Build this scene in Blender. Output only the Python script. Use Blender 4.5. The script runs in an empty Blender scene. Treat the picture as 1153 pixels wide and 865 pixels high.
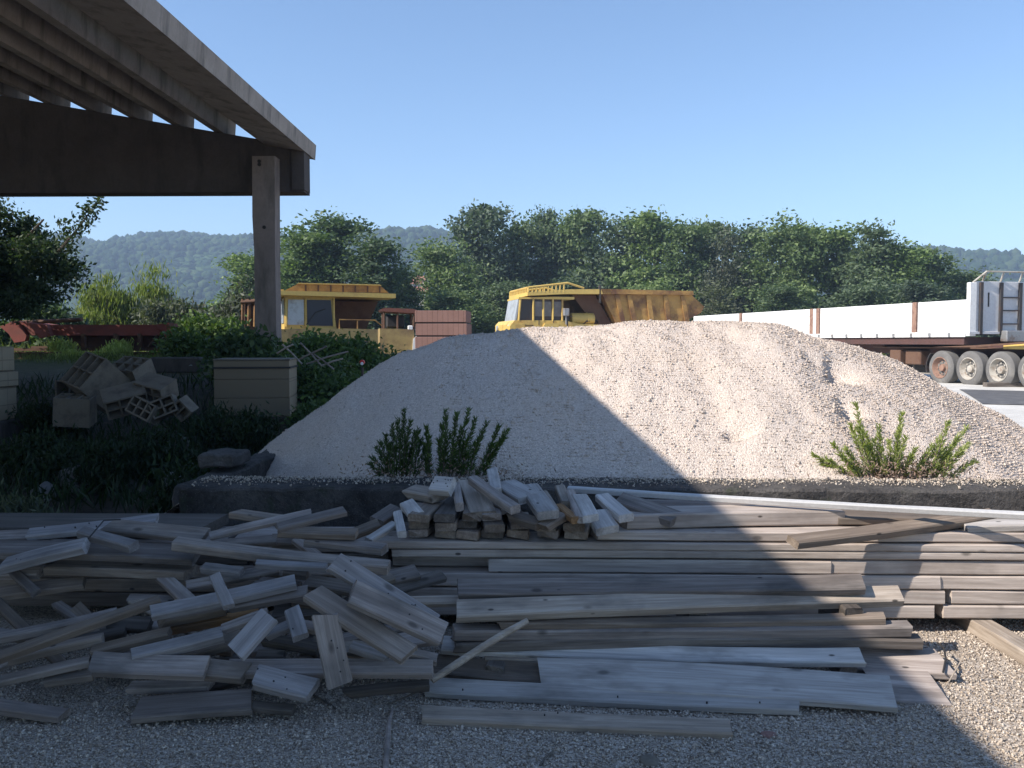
import bpy, bmesh, math, random
import numpy as np
from mathutils import Vector, Matrix, Euler, noise as mnoise

random.seed(7)
rng = np.random.default_rng(7)
scene = bpy.context.scene
COL = scene.collection
R = math.radians

# ------------------------------------------------------------------ camera
W0, H0, F0 = 1153.0, 865.0, 1000.0
cam_d = bpy.data.cameras.new('camera')
cam = bpy.data.objects.new('camera', cam_d)
COL.objects.link(cam)
cam_d.sensor_width = 36.0
cam_d.lens = F0 / W0 * 36.0
cam_d.clip_start = 0.05
cam_d.clip_end = 6000
CAM = Vector((0, 0, 1.6))
cam.location = CAM
cam.rotation_euler = (R(90) - math.atan(47.5 / F0), 0, math.atan(23.5 / F0))
scene.camera = cam
CR = cam.rotation_euler.to_matrix()
CRI = CR.transposed()


def ray(px, py):
    d = CR @ Vector(((px - W0 / 2) / F0, -(py - H0 / 2) / F0, -1.0))
    return d


def atY(px, py, Y):
    d = ray(px, py)
    return CAM + d * (Y / d.y)


def atZ(px, py, z):
    d = ray(px, py)
    return CAM + d * ((z - CAM.z) / d.z)


def proj(p):
    v = CRI @ (Vector(p) - CAM)
    return Vector((W0 / 2 + F0 * v.x / -v.z, H0 / 2 - F0 * v.y / -v.z))


def sstep(a, b, x):
    t = max(0.0, min(1.0, (x - a) / (b - a)))
    return t * t * (3 - 2 * t)


def terrain(x, y):
    z = 0.35 * sstep(13, 24, y) * sstep(-9, -1, x)
    xb = sstep(-2.35, -3.7 - 0.05 * max(0, y - 6), x)
    s = sstep(6, 19, y) ** 1.5
    far = 1 - 0.75 * sstep(22, 27, y)
    z = max(z, 1.2 * s * xb * far)
    return z


def G(px, py, lo=2.0, hi=200.0):
    """pixel to the point of the terrain behind it"""
    d = ray(px, py)
    Y = lo
    while Y < hi:
        p = CAM + d * (Y / d.y)
        if p.z <= terrain(p.x, p.y):
            return p
        Y += 0.03 + Y * 0.002
    return CAM + d * (hi / d.y)


# ------------------------------------------------------------------ helpers
def tag(o, label=None, cat=None, group=None, kind=None):
    if label: o['label'] = label
    if cat: o['category'] = cat
    if group: o['group'] = group
    if kind: o['kind'] = kind
    return o


def thing(name, loc=(0, 0, 0), rz=0.0, label=None, cat=None, group=None):
    o = bpy.data.objects.new(name, None)
    o.empty_display_size = 0.2
    COL.objects.link(o)
    o.location = loc
    o.rotation_euler = (0, 0, rz)
    return tag(o, label, cat, group)


def link_mesh(name, me, mat, parent=None):
    if mat is not None:
        for m in (mat if isinstance(mat, (list, tuple)) else [mat]):
            me.materials.append(m)
    o = bpy.data.objects.new(name, me)
    COL.objects.link(o)
    if parent: o.parent = parent
    return o


class MB:
    """collects shapes, builds ONE mesh object"""
    def __init__(self):
        self.v, self.f = [], []

    def add(self, vs, fs):
        n = len(self.v)
        self.v += [tuple(v) for v in vs]
        self.f += [tuple(i + n for i in f) for f in fs]
        return self

    def box(self, c, s, rot=None, bev=0.0):
        hx, hy, hz = s[0] / 2, s[1] / 2, s[2] / 2
        M = rot if rot is not None else Matrix.Identity(3)
        c = Vector(c)
        if bev <= 0:
            vs = [c + M @ Vector((x * hx, y * hy, z * hz)) for x in (-1, 1) for y in (-1, 1) for z in (-1, 1)]
            fs = [(0, 1, 3, 2), (4, 6, 7, 5), (0, 4, 5, 1), (2, 3, 7, 6), (0, 2, 6, 4), (1, 5, 7, 3)]
            return self.add(vs, fs)
        bm = bmesh.new()
        bmesh.ops.create_cube(bm, size=1.0)
        for v in bm.verts: v.co = Vector((v.co.x * s[0], v.co.y * s[1], v.co.z * s[2]))
        bmesh.ops.bevel(bm, geom=bm.edges[:], offset=bev, segments=1, affect='EDGES')
        bm.verts.index_update()
        vs = [c + M @ v.co for v in bm.verts]
        fs = [[v.index for v in f.verts] for f in bm.faces]
        bm.free()
        return self.add(vs, fs)

    def prism(self, poly, axis, a, b):
        """poly: 2D points; axis: 'x','y','z' extruded a..b"""
        n = len(poly)
        def mk(p, t):
            if axis == 'x': return (t, p[0], p[1])
            if axis == 'y': return (p[0], t, p[1])
            return (p[0], p[1], t)
        vs = [mk(p, a) for p in poly] + [mk(p, b) for p in poly]
        fs = [tuple(range(n)), tuple(range(2 * n - 1, n - 1, -1))]
        for i in range(n):
            j = (i + 1) % n
            fs.append((i, i + n, j + n, j))
        return self.add(vs, fs)

    def tube(self, pts, rad, seg=8, cap=True):
        pts = [Vector(p) for p in pts]
        rr = rad if isinstance(rad, (list, tuple)) else [rad] * len(pts)
        rings = []
        for i, p in enumerate(pts):
            d = (pts[min(i + 1, len(pts) - 1)] - pts[max(i - 1, 0)]).normalized()
            u = d.orthogonal().normalized() if i == 0 else (u - d * u.dot(d)).normalized()
            w = d.cross(u)
            rings.append([p + (u * math.cos(2 * math.pi * k / seg) + w * math.sin(2 * math.pi * k / seg)) * rr[i] for k in range(seg)])
        vs = [v for r in rings for v in r]
        fs = []
        for i in range(len(pts) - 1):
            for k in range(seg):
                k2 = (k + 1) % seg
                fs.append((i * seg + k, i * seg + k2, (i + 1) * seg + k2, (i + 1) * seg + k))
        if cap:
            fs.append(tuple(range(seg - 1, -1, -1)))
            fs.append(tuple((len(pts) - 1) * seg + k for k in range(seg)))
        return self.add(vs, fs)

    def lathe(self, prof, seg=28, axis='y', cap0=True):
        """prof: (t along axis, radius)"""
        vs, fs = [], []
        for t, r in prof:
            for k in range(seg):
                a = 2 * math.pi * k / seg
                c, s = r * math.cos(a), r * math.sin(a)
                vs.append((c, t, s) if axis == 'y' else ((t, c, s) if axis == 'x' else (c, s, t)))
        m = len(prof)
        for i in range(m - 1):
            for k in range(seg):
                k2 = (k + 1) % seg
                fs.append((i * seg + k, i * seg + k2, (i + 1) * seg + k2, (i + 1) * seg + k))
        if cap0: fs.append(tuple(range(seg)))
        fs.append(tuple((m - 1) * seg + k for k in range(seg)))
        return self.add(vs, fs)

    def mesh(self, name, smooth=False):
        me = bpy.data.meshes.new(name)
        me.from_pydata(self.v, [], self.f)
        me.validate()
        bm = bmesh.new(); bm.from_mesh(me)
        bmesh.ops.recalc_face_normals(bm, faces=bm.faces[:])
        bm.to_mesh(me); bm.free()
        if smooth:
            me.shade_smooth()
            try: me.set_sharp_from_angle(angle=R(40))
            except Exception: pass
        return me

    def build(self, name, mat, parent=None, smooth=False):
        return link_mesh(name, self.mesh(name, smooth), mat, parent)


def np_mesh(name, verts, faces):
    """verts (N,3), faces (M,k) numpy"""
    me = bpy.data.meshes.new(name)
    M, k = faces.shape
    me.vertices.add(len(verts)); me.vertices.foreach_set('co', verts.astype(np.float32).ravel())
    me.loops.add(M * k); me.loops.foreach_set('vertex_index', faces.astype(np.int32).ravel())
    me.polygons.add(M)
    me.polygons.foreach_set('loop_start', np.arange(0, M * k, k, dtype=np.int32))
    me.update(calc_edges=True)
    return me


# ------------------------------------------------------------------ materials
class NT:
    def __init__(self, name):
        self.m = bpy.data.materials.new(name)
        self.m.use_nodes = True
        self.t = self.m.node_tree
        self.t.nodes.clear()
        self.out = self.n('ShaderNodeOutputMaterial')

    def n(self, typ, **kw):
        nd = self.t.nodes.new(typ)
        for k, v in kw.items():
            if k.startswith('i_'):
                nd.inputs[k[2:].replace('_', ' ')].default_value = v
            else:
                setattr(nd, k, v)
        return nd

    def l(self, a, b):
        self.t.links.new(a, b)

    def noise(self, vec, scale, detail=4, rough=0.6, dist=0.0):
        nd = self.n('ShaderNodeTexNoise')
        nd.inputs['Scale'].default_value = scale
        nd.inputs['Detail'].default_value = detail
        nd.inputs['Roughness'].default_value = rough
        nd.inputs['Distortion'].default_value = dist
        if vec is not None: self.l(vec, nd.inputs['Vector'])
        return nd.outputs['Fac']

    def vor(self, vec, scale, feature='F1', out='Distance', rnd=1.0):
        nd = self.n('ShaderNodeTexVoronoi', feature=feature)
        nd.inputs['Scale'].default_value = scale
        nd.inputs['Randomness'].default_value = rnd
        if vec is not None: self.l(vec, nd.inputs['Vector'])
        return nd.outputs[out]

    def ramp(self, fac, stops):
        nd = self.n('ShaderNodeValToRGB')
        e = nd.color_ramp.elements
        while len(e) < len(stops): e.new(0.5)
        for i, (p, c) in enumerate(stops):
            e[i].position = p
            e[i].color = (*c, 1) if len(c) == 3 else c
        self.l(fac, nd.inputs['Fac'])
        return nd.outputs['Color']

    def mix(self, fac, a, b, mode='MIX'):
        nd = self.n('ShaderNodeMix', data_type='RGBA', blend_type=mode)
        for s, v in (('Factor', fac), ('A', a), ('B', b)):
            inp = [i for i in nd.inputs if i.name == s and (i.type == 'RGBA' if s != 'Factor' else i.type == 'VALUE')][0]
            if isinstance(v, (int, float)): inp.default_value = v
            elif isinstance(v, tuple): inp.default_value = (*v, 1)
            else: self.l(v, inp)
        return [o for o in nd.outputs if o.type == 'RGBA'][0]

    def math(self, op, a, b=None):
        nd = self.n('ShaderNodeMath', operation=op)
        for i, v in enumerate((a, b)):
            if v is None: continue
            if isinstance(v, (int, float)): nd.inputs[i].default_value = v
            else: self.l(v, nd.inputs[i])
        return nd.outputs[0]

    def mapr(self, v, a, b, c, d):
        nd = self.n('ShaderNodeMapRange')
        nd.inputs[1].default_value, nd.inputs[2].default_value = a, b
        nd.inputs[3].default_value, nd.inputs[4].default_value = c, d
        self.l(v, nd.inputs[0])
        return nd.outputs[0]

    def coord(self, which='Object', scale=(1, 1, 1), rand=False):
        tc = self.n('ShaderNodeTexCoord')
        mp = self.n('ShaderNodeMapping')
        mp.inputs['Scale'].default_value = scale
        self.l(tc.outputs[which], mp.inputs['Vector'])
        if rand:
            oi = self.n('ShaderNodeObjectInfo')
            k = self.math('MULTIPLY', oi.outputs['Random'], 37.0)
            cb = self.n('ShaderNodeCombineXYZ')
            for i in range(3): self.l(k, cb.inputs[i])
            self.l(cb.outputs[0], mp.inputs['Location'])
        return mp.outputs['Vector']

    def world(self):
        return self.n('ShaderNodeNewGeometry').outputs['Position']

    def orand(self):
        return self.n('ShaderNodeObjectInfo').outputs['Random']

    def irand(self):
        return self.n('ShaderNodeNewGeometry').outputs['Random Per Island']

    def bsdf(self, col, rough=0.85, metal=0.0, bump=None, bstr=0.3, bdist=0.01, spec=0.3):
        b = self.n('ShaderNodeBsdfPrincipled')
        if isinstance(col, tuple): b.inputs['Base Color'].default_value = (*col, 1)
        else: self.l(col, b.inputs['Base Color'])
        if isinstance(rough, (int, float)): b.inputs['Roughness'].default_value = rough
        else: self.l(rough, b.inputs['Roughness'])
        b.inputs['Metallic'].default_value = metal
        b.inputs['Specular IOR Level'].default_value = spec
        if bump is not None:
            bp = self.n('ShaderNodeBump')
            bp.inputs['Strength'].default_value = bstr
            bp.inputs['Distance'].default_value = bdist
            self.l(bump, bp.inputs['Height'])
            self.l(bp.outputs['Normal'], b.inputs['Normal'])
        self.l(b.outputs[0], self.out.inputs['Surface'])
        return self.m


def mat_wood(name, c1, c2, var=0.35, stain=(0.07, 0.065, 0.06)):
    t = NT(name)
    v1 = t.coord(scale=(0.9, 14, 14), rand=True)
    v2 = t.coord(scale=(2.5, 95, 95), rand=True)
    v3 = t.coord(scale=(2.2, 5, 5), rand=True)
    v4 = t.coord(scale=(5.5, 11, 11), rand=True)
    g = t.noise(v1, 1.0, 6, 0.7, 0.9)
    fine = t.noise(v2, 1.0, 3, 0.6)
    gg = t.math('ADD', t.math('MULTIPLY', g, 0.65), t.math('MULTIPLY', fine, 0.35))
    c = t.ramp(gg, [(0.33, tuple(x * 0.66 for x in c1)), (0.48, c1), (0.66, c2)])
    st = t.noise(v3, 1.0, 4, 0.6)
    c = t.mix(t.mapr(st, 0.5, 0.72, 0, 0.7), c, stain)
    kn = t.vor(v4, 0.55)
    c = t.mix(t.mapr(kn, 0.05, 0.11, 0.75, 0), c, tuple(x * 0.25 for x in c1))
    v5 = t.coord(scale=(6, 13, 13), rand=True)
    nh = t.vor(v5, 0.62)
    c = t.mix(t.mapr(nh, 0.045, 0.075, 0.85, 0), c, (0.03, 0.026, 0.024))
    hv = t.mapr(t.orand(), 0, 1, 1 - var, 1 + var)
    hv2 = t.n('ShaderNodeCombineColor')
    for i in range(3): t.l(hv, hv2.inputs[i])
    c = t.mix(1.0, c, hv2.outputs[0], 'MULTIPLY')
    return t.bsdf(c, 0.82, bump=gg, bstr=0.55, bdist=0.006, spec=0.25)


def mat_flat(name, c, rough=0.6, metal=0.0, dirt=None, dscale=3.0, lo=0.5, hi=0.7, bump=0.0, spec=0.4):
    t = NT(name)
    v = t.coord(rand=True)
    n1 = t.noise(v, dscale, 6, 0.65)
    n2 = t.noise(v, dscale * 9, 4, 0.6)
    a = t.mix(n2, tuple(x * 0.8 for x in c), tuple(min(1, x * 1.15) for x in c))
    if dirt: a = t.mix(t.mapr(n1, lo, hi, 0, 1), a, dirt)
    return t.bsdf(a, rough, metal, bump=n2 if bump else None, bstr=bump, bdist=0.01, spec=spec)


def mat_leaf(name, c1, c2, trans=0.35, orv=0.3):
    t = NT(name)
    col = t.ramp(t.irand(), [(0.0, c1), (0.75, tuple((a + b) / 2 for a, b in zip(c1, c2))), (1.0, c2)])
    hv = t.mapr(t.orand(), 0, 1, 1 - orv, 1 + orv)
    cc = t.n('ShaderNodeCombineColor')
    t.l(hv, cc.inputs[0]); t.l(hv, cc.inputs[1]); cc.inputs[2].default_value = 1.0
    col = t.mix(1.0, col, cc.outputs[0], 'MULTIPLY')
    b = t.n('ShaderNodeBsdfPrincipled')
    t.l(col, b.inputs['Base Color']); b.inputs['Roughness'].default_value = 0.55
    b.inputs['Specular IOR Level'].default_value = 0.25
    tr = t.n('ShaderNodeBsdfTranslucent')
    col2 = t.mix(1.0, col, (1.0, 1.15, 0.5), 'MULTIPLY')
    t.l(col2, tr.inputs['Color'])
    mx = t.n('ShaderNodeMixShader'); mx.inputs[0].default_value = trans
    t.l(b.outputs[0], mx.inputs[1]); t.l(tr.outputs[0], mx.inputs[2])
    t.l(mx.outputs[0], t.out.inputs['Surface'])
    return t.m


M = {}
M['grey'] = mat_wood('weathered_grey_wood', (0.25, 0.208, 0.182), (0.42, 0.365, 0.325))
M['pale'] = mat_wood('pale_wood', (0.42, 0.385, 0.355), (0.60, 0.56, 0.52), 0.25, (0.13, 0.115, 0.10))
M['brown'] = mat_wood('brown_wood', (0.195, 0.15, 0.115), (0.32, 0.26, 0.205))
M['tan'] = mat_wood('tan_wood', (0.30, 0.245, 0.195), (0.45, 0.385, 0.32), 0.2)
M['stack'] = mat_wood('stacked_timber', (0.42, 0.35, 0.30), (0.60, 0.52, 0.455), 0.14, (0.20, 0.165, 0.14))
M['heap_tan'] = mat_wood('heap_tan_wood', (0.225, 0.185, 0.155), (0.35, 0.30, 0.26), 0.2)
M['heap_pale'] = mat_wood('heap_pale_wood', (0.265, 0.243, 0.235), (0.40, 0.375, 0.365), 0.25, (0.11, 0.10, 0.095))
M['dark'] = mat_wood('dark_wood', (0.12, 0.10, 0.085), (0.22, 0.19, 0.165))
M['orange'] = mat_wood('orange_wood', (0.26, 0.14, 0.06), (0.40, 0.24, 0.12), 0.2)
M['bark'] = mat_flat('bark', (0.10, 0.08, 0.065), 0.9, dirt=(0.16, 0.145, 0.12), dscale=6, bump=0.6)


def mat_concrete(name, base, streak=(0.09, 0.085, 0.075), amt=0.8, vs=(1.2, 1.2, 0.25)):
    t = NT(name)
    p = t.coord()
    ps = t.coord(scale=vs)
    n1 = t.noise(p, 1.3, 6, 0.7)
    n2 = t.noise(p, 28, 4, 0.6)
    c = t.ramp(n1, [(0.3, tuple(x * 0.72 for x in base)), (0.6, base), (0.8, tuple(min(1, x * 1.15) for x in base))])
    c = t.mix(t.mapr(n2, 0.3, 0.75, 0.0, 0.35), c, tuple(x * 0.6 for x in base))
    s = t.noise(ps, 3.0, 5, 0.65)
    c = t.mix(t.mapr(s, 0.5, 0.72, 0, amt), c, streak)
    return t.bsdf(c, 0.9, bump=n2, bstr=0.4, bdist=0.01, spec=0.2)


M['conc'] = mat_concrete('shed_concrete', (0.36, 0.315, 0.275))
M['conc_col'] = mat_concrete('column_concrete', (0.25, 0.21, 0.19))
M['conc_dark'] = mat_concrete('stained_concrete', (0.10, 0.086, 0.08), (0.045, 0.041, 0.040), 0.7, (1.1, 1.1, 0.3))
M['conc_wall'] = mat_concrete('wall_concrete', (0.095, 0.086, 0.08), (0.026, 0.024, 0.024), 0.9)
def mat_old_wall():
    t = NT('old_wall')
    p = t.coord()
    n1 = t.noise(p, 2.2, 8, 0.75, 0.6)
    n2 = t.noise(p, 34, 5, 0.7)
    c = t.ramp(n1, [(0.32, (0.030, 0.027, 0.026)), (0.5, (0.085, 0.077, 0.072)), (0.66, (0.13, 0.118, 0.108)), (0.8, (0.20, 0.18, 0.165))])
    c = t.mix(t.mapr(n2, 0.5, 0.68, 0, 0.7), c, (0.04, 0.037, 0.035))
    v = t.vor(p, 60)
    c = t.mix(t.mapr(v, 0.05, 0.22, 0.45, 0), c, (0.30, 0.27, 0.24))
    sz = t.n('ShaderNodeSeparateXYZ'); t.l(p, sz.inputs[0])
    moss = t.noise(p, 5, 5, 0.7)
    c = t.mix(t.mapr(moss, 0.58, 0.7, 0, 0.7), c, (0.045, 0.055, 0.03))
    h = t.math('ADD', t.math('MULTIPLY', n2, 0.7), n1)
    return t.bsdf(c, 0.95, bump=h, bstr=1.0, bdist=0.03, spec=0.15)


M['old_wall'] = mat_old_wall()
M['conc_yard'] = mat_concrete('yard_concrete', (0.62, 0.60, 0.56), (0.48, 0.46, 0.43), 0.5, (0.3, 0.3, 0.3))


def mat_gravel(name, cols, base, scale=70.0):
    """stones by island colour, the fine bed between them by cells"""
    t = NT(name)
    p = t.world()
    cell = t.n('ShaderNodeTexVoronoi'); cell.inputs['Scale'].default_value = scale
    t.l(p, cell.inputs['Vector'])
    sep = t.n('ShaderNodeSeparateColor'); t.l(cell.outputs['Color'], sep.inputs[0])
    r = t.math('FRACT', t.math('ADD', sep.outputs[0], t.math('MULTIPLY', t.irand(), 7.0)))
    stops = [(i / (len(cols) - 1), c) for i, c in enumerate(cols)]
    c = t.ramp(r, stops)
    big = t.noise(p, 0.9, 5, 0.65)
    c = t.mix(t.mapr(big, 0.48, 0.72, 0, 0.6), c, base)
    h = t.math('SUBTRACT', 1.0, cell.outputs['Distance'])
    fine = t.noise(p, scale * 2.5, 3, 0.6)
    h = t.math('ADD', h, t.math('MULTIPLY', fine, 0.5))
    return t.bsdf(c, 0.9, bump=h, bstr=0.8, bdist=0.012, spec=0.2)


M['pile'] = mat_gravel('pile_gravel', [(0.45, 0.37, 0.315), (0.585, 0.49, 0.415), (0.66, 0.56, 0.48), (0.75, 0.655, 0.575)], (0.64, 0.515, 0.41), 110)
M['yardgravel'] = mat_gravel('yard_gravel', [(0.21, 0.165, 0.13), (0.45, 0.37, 0.295), (0.62, 0.53, 0.435), (0.82, 0.73, 0.63)], (0.50, 0.40, 0.30), 110)

# ground sheet material: gravel yard near, soil / grass left and far
def mat_ground():
    t = NT('ground_mix')
    p = t.world()
    cell = t.n('ShaderNodeTexVoronoi'); cell.inputs['Scale'].default_value = 120.0
    t.l(p, cell.inputs['Vector'])
    sep = t.n('ShaderNodeSeparateColor'); t.l(cell.outputs['Color'], sep.inputs[0])
    gr = t.ramp(sep.outputs[0], [(0, (0.19, 0.15, 0.12)), (0.35, (0.43, 0.355, 0.285)), (0.75, (0.61, 0.52, 0.425)), (1, (0.80, 0.71, 0.61))])
    fine = t.noise(p, 210, 3, 0.7)
    gr = t.mix(t.mapr(fine, 0.35, 0.6, 0.5, 0), gr, (0.16, 0.14, 0.115))
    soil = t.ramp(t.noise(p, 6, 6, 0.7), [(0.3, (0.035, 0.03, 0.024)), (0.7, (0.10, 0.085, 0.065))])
    grass = t.ramp(t.noise(p, 0.35, 6, 0.7), [(0.35, (0.05, 0.06, 0.02)), (0.65, (0.12, 0.12, 0.05))])
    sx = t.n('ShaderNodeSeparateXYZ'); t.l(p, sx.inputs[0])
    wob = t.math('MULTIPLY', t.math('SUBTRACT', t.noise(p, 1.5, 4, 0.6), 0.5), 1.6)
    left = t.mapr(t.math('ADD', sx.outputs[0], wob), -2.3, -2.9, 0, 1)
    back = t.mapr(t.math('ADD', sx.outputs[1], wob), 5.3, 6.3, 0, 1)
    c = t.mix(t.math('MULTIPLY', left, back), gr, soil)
    far = t.mapr(t.math('ADD', sx.outputs[1], t.math('MULTIPLY', wob, 3)), 34, 42, 0, 1)
    farl = t.math('MULTIPLY', t.mapr(sx.outputs[1], 15.5, 18.5, 0, 1), t.mapr(sx.outputs[0], -3, -6, 0, 1))
    c = t.mix(t.math('MAXIMUM', far, farl), c, grass)
    h = t.math('ADD', t.math('SUBTRACT', 1.0, cell.outputs['Distance']), fine)
    return t.bsdf(c, 0.92, bump=h, bstr=0.7, bdist=0.01, spec=0.2)


M['ground'] = mat_ground()
M['painted_shadow'] = mat_flat('painted_shadow', (0.09, 0.09, 0.095), 0.9, dirt=(0.15, 0.148, 0.145), dscale=2, bump=0.3)
M['yellow'] = mat_flat('yellow_paint', (0.60, 0.42, 0.12), 0.5, dirt=(0.34, 0.19, 0.07), dscale=1.4, lo=0.55, hi=0.75)
M['yellow_rust'] = mat_flat('rusted_yellow', (0.42, 0.24, 0.07), 0.7, dirt=(0.14, 0.065, 0.032), dscale=1.1, lo=0.42, hi=0.62, bump=0.2)
M['faded_yellow'] = mat_flat('faded_yellow', (0.38, 0.28, 0.115), 0.7, dirt=(0.19, 0.125, 0.07), dscale=1.6, lo=0.45, hi=0.65, bump=0.15)
M['rust'] = mat_flat('rust', (0.12, 0.066, 0.042), 0.85, dirt=(0.08, 0.035, 0.025), dscale=2.5, bump=0.3)
M['redrust'] = mat_flat('red_oxide', (0.21, 0.055, 0.042), 0.7, dirt=(0.12, 0.045, 0.035), dscale=2.0, bump=0.2)
M['roof_rust'] = mat_flat('roof_rust', (0.19, 0.075, 0.055), 0.8, dirt=(0.10, 0.05, 0.04), dscale=3, bump=0.2)
M['chassis'] = mat_flat('chassis_brown', (0.085, 0.042, 0.036), 0.75, dirt=(0.05, 0.035, 0.03), dscale=1.5, bump=0.2)
M['white'] = mat_flat('white_paint', (0.80, 0.79, 0.77), 0.5, dirt=(0.55, 0.50, 0.45), dscale=1.5, lo=0.62, hi=0.8)
M['offwhite'] = mat_flat('grey_white_paint', (0.62, 0.62, 0.63), 0.55, dirt=(0.4, 0.37, 0.35), dscale=1.5, lo=0.6, hi=0.8)
M['steel'] = mat_flat('dull_steel', (0.35, 0.35, 0.35), 0.5, 0.6, dirt=(0.2, 0.12, 0.08), dscale=3)
M['dsteel'] = mat_flat('dark_steel', (0.06, 0.055, 0.055), 0.6, 0.3, dirt=(0.11, 0.06, 0.04), dscale=3)
M['tyre'] = mat_flat('dusty_rubber', (0.13, 0.125, 0.12), 0.9, dirt=(0.2, 0.19, 0.175), dscale=3, bump=0.2)
M['rim'] = mat_flat('chalky_rim', (0.42, 0.39, 0.34), 0.7, 0.0, dirt=(0.2, 0.14, 0.1), dscale=4)
M['rustrim'] = mat_flat('rusty_rim', (0.28, 0.17, 0.125), 0.85, dirt=(0.15, 0.08, 0.06), dscale=7)
M['glass'] = mat_flat('dusty_glass', (0.03, 0.036, 0.055), 0.3, dirt=(0.1, 0.1, 0.1), dscale=4, lo=0.6, hi=0.9, spec=0.3)
M['cab_glass'] = mat_flat('brownish_glass', (0.13, 0.115, 0.11), 0.3, dirt=(0.24, 0.21, 0.18), dscale=4, lo=0.45, hi=0.8, spec=0.5)
M['paleglass'] = mat_flat('dusty_pale_glass', (0.42, 0.46, 0.5), 0.25, dirt=(0.25, 0.25, 0.25), dscale=4, spec=0.6)
M['alu'] = mat_flat('white_bar', (0.47, 0.46, 0.45), 0.45, 0.0, dirt=(0.5, 0.48, 0.45), dscale=5, lo=0.6, hi=0.8)
M['red'] = mat_flat('red_plastic', (0.6, 0.03, 0.03), 0.35)
M['stone'] = mat_flat('field_stone', (0.17, 0.162, 0.155), 0.9, dirt=(0.08, 0.078, 0.072), dscale=4, bump=0.6)
M['plaster'] = mat_flat('house_plaster', (0.62, 0.54, 0.47), 0.9)
M['roof'] = mat_flat('roof_tiles', (0.34, 0.13, 0.085), 0.9)
M['window'] = mat_flat('window_dark', (0.06, 0.06, 0.07), 0.3)
M['black'] = mat_flat('black_iron', (0.03, 0.028, 0.028), 0.7)


def mat_block(name, c, joint, bw, bh):
    """fired-clay blocks: vertical scored lines and joints"""
    t = NT(name)
    p = t.coord()
    n1 = t.noise(p, 5, 5, 0.6)
    sx = t.n('ShaderNodeSeparateXYZ'); t.l(p, sx.inputs[0])
    def lines(o, step, w):
        fr = t.math('FRACT', t.math('DIVIDE', o, step))
        return t.math('LESS_THAN', fr, w)
    j = t.math('MAXIMUM', t.math('MAXIMUM', lines(t.math('ADD', sx.outputs[0], 50.003), bw, 0.05), lines(t.math('ADD', sx.outputs[1], 50.003), bw, 0.05)),
               lines(t.math('ADD', sx.outputs[2], 50.003), bh, 0.05))
    k = t.math('MAXIMUM', lines(t.math('ADD', sx.outputs[0], 50.02), bw / 8, 0.3), lines(t.math('ADD', sx.outputs[1], 50.02), bw / 8, 0.3))
    a = t.mix(n1, tuple(x * 0.8 for x in c), tuple(x * 1.15 for x in c))
    a = t.mix(t.math('MULTIPLY', k, 0.25), a, joint)
    a = t.mix(j, a, joint)
    return t.bsdf(a, 0.9, bump=t.math('SUBTRACT', 1.0, j), bstr=0.6, bdist=0.01, spec=0.2)


M['block'] = mat_block('pale_clay_block', (0.30, 0.245, 0.172), (0.20, 0.16, 0.11), 0.25, 0.21)
M['redblock'] = mat_block('maroon_block', (0.265, 0.155, 0.13), (0.10, 0.058, 0.05), 0.13, 9.0)
M['paleblock'] = mat_flat('bare_clay', (0.175, 0.148, 0.115), 0.9, dirt=(0.095, 0.08, 0.065), dscale=5, bump=0.3)

M['leaf_row'] = mat_leaf('leaf_row', (0.085, 0.128, 0.066), (0.20, 0.255, 0.12))
M['leaf_row_deep'] = mat_leaf('leaf_row_deep', (0.065, 0.105, 0.05), (0.165, 0.22, 0.095))
M['leaf_dark'] = mat_leaf('leaf_dark', (0.042, 0.074, 0.030), (0.125, 0.18, 0.065))
M['leaf_bright'] = mat_leaf('leaf_bright', (0.12, 0.17, 0.035), (0.30, 0.33, 0.09), 0.45, 0.1)
M['leaf_olive'] = mat_leaf('leaf_olive', (0.07, 0.085, 0.05), (0.15, 0.165, 0.10), 0.3, 0.15)
M['leaf_weed'] = mat_leaf('leaf_weed', (0.05, 0.085, 0.022), (0.13, 0.19, 0.05), 0.3, 0.1)
M['leaf_sunweed'] = mat_leaf('leaf_sunweed', (0.27, 0.32, 0.09), (0.52, 0.54, 0.24), 0.5, 0.1)
M['leaf_dry'] = mat_leaf('leaf_dry', (0.22, 0.14, 0.10), (0.42, 0.31, 0.23), 0.2, 0.1)
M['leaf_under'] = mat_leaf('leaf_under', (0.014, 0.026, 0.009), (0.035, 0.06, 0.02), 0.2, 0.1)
M['grass'] = mat_leaf('grass_blades', (0.06, 0.08, 0.02), (0.20, 0.22, 0.075), 0.35, 0.1)


def mat_hill():
    t = NT('hill_forest')
    p = t.world()
    cell = t.n('ShaderNodeTexVoronoi'); cell.inputs['Scale'].default_value = 0.17
    t.l(p, cell.inputs['Vector'])
    sep = t.n('ShaderNodeSeparateColor'); t.l(cell.outputs['Color'], sep.inputs[0])
    c = t.ramp(sep.outputs[0], [(0, (0.008, 0.020, 0.010)), (0.5, (0.022, 0.046, 0.018)), (1, (0.052, 0.086, 0.034))])
    b = t.noise(p, 0.011, 5, 0.6)
    c = t.mix(t.mapr(b, 0.56, 0.62, 0, 0.75), c, (0.085, 0.09, 0.05))
    return t.bsdf(c, 0.95, bump=t.math('SUBTRACT', 1.0, cell.outputs['Distance']), bstr=1.0, bdist=7.0, spec=0.1)


M['hill'] = mat_hill()

# ------------------------------------------------------------------ ground, hills
def axis_vals(segs):
    out = []
    for a, b, st in segs:
        n = max(1, int(round((b - a) / st)))
        out += [a + (b - a) * i / n for i in range(n)]
    out.append(segs[-1][1])
    return out


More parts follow.
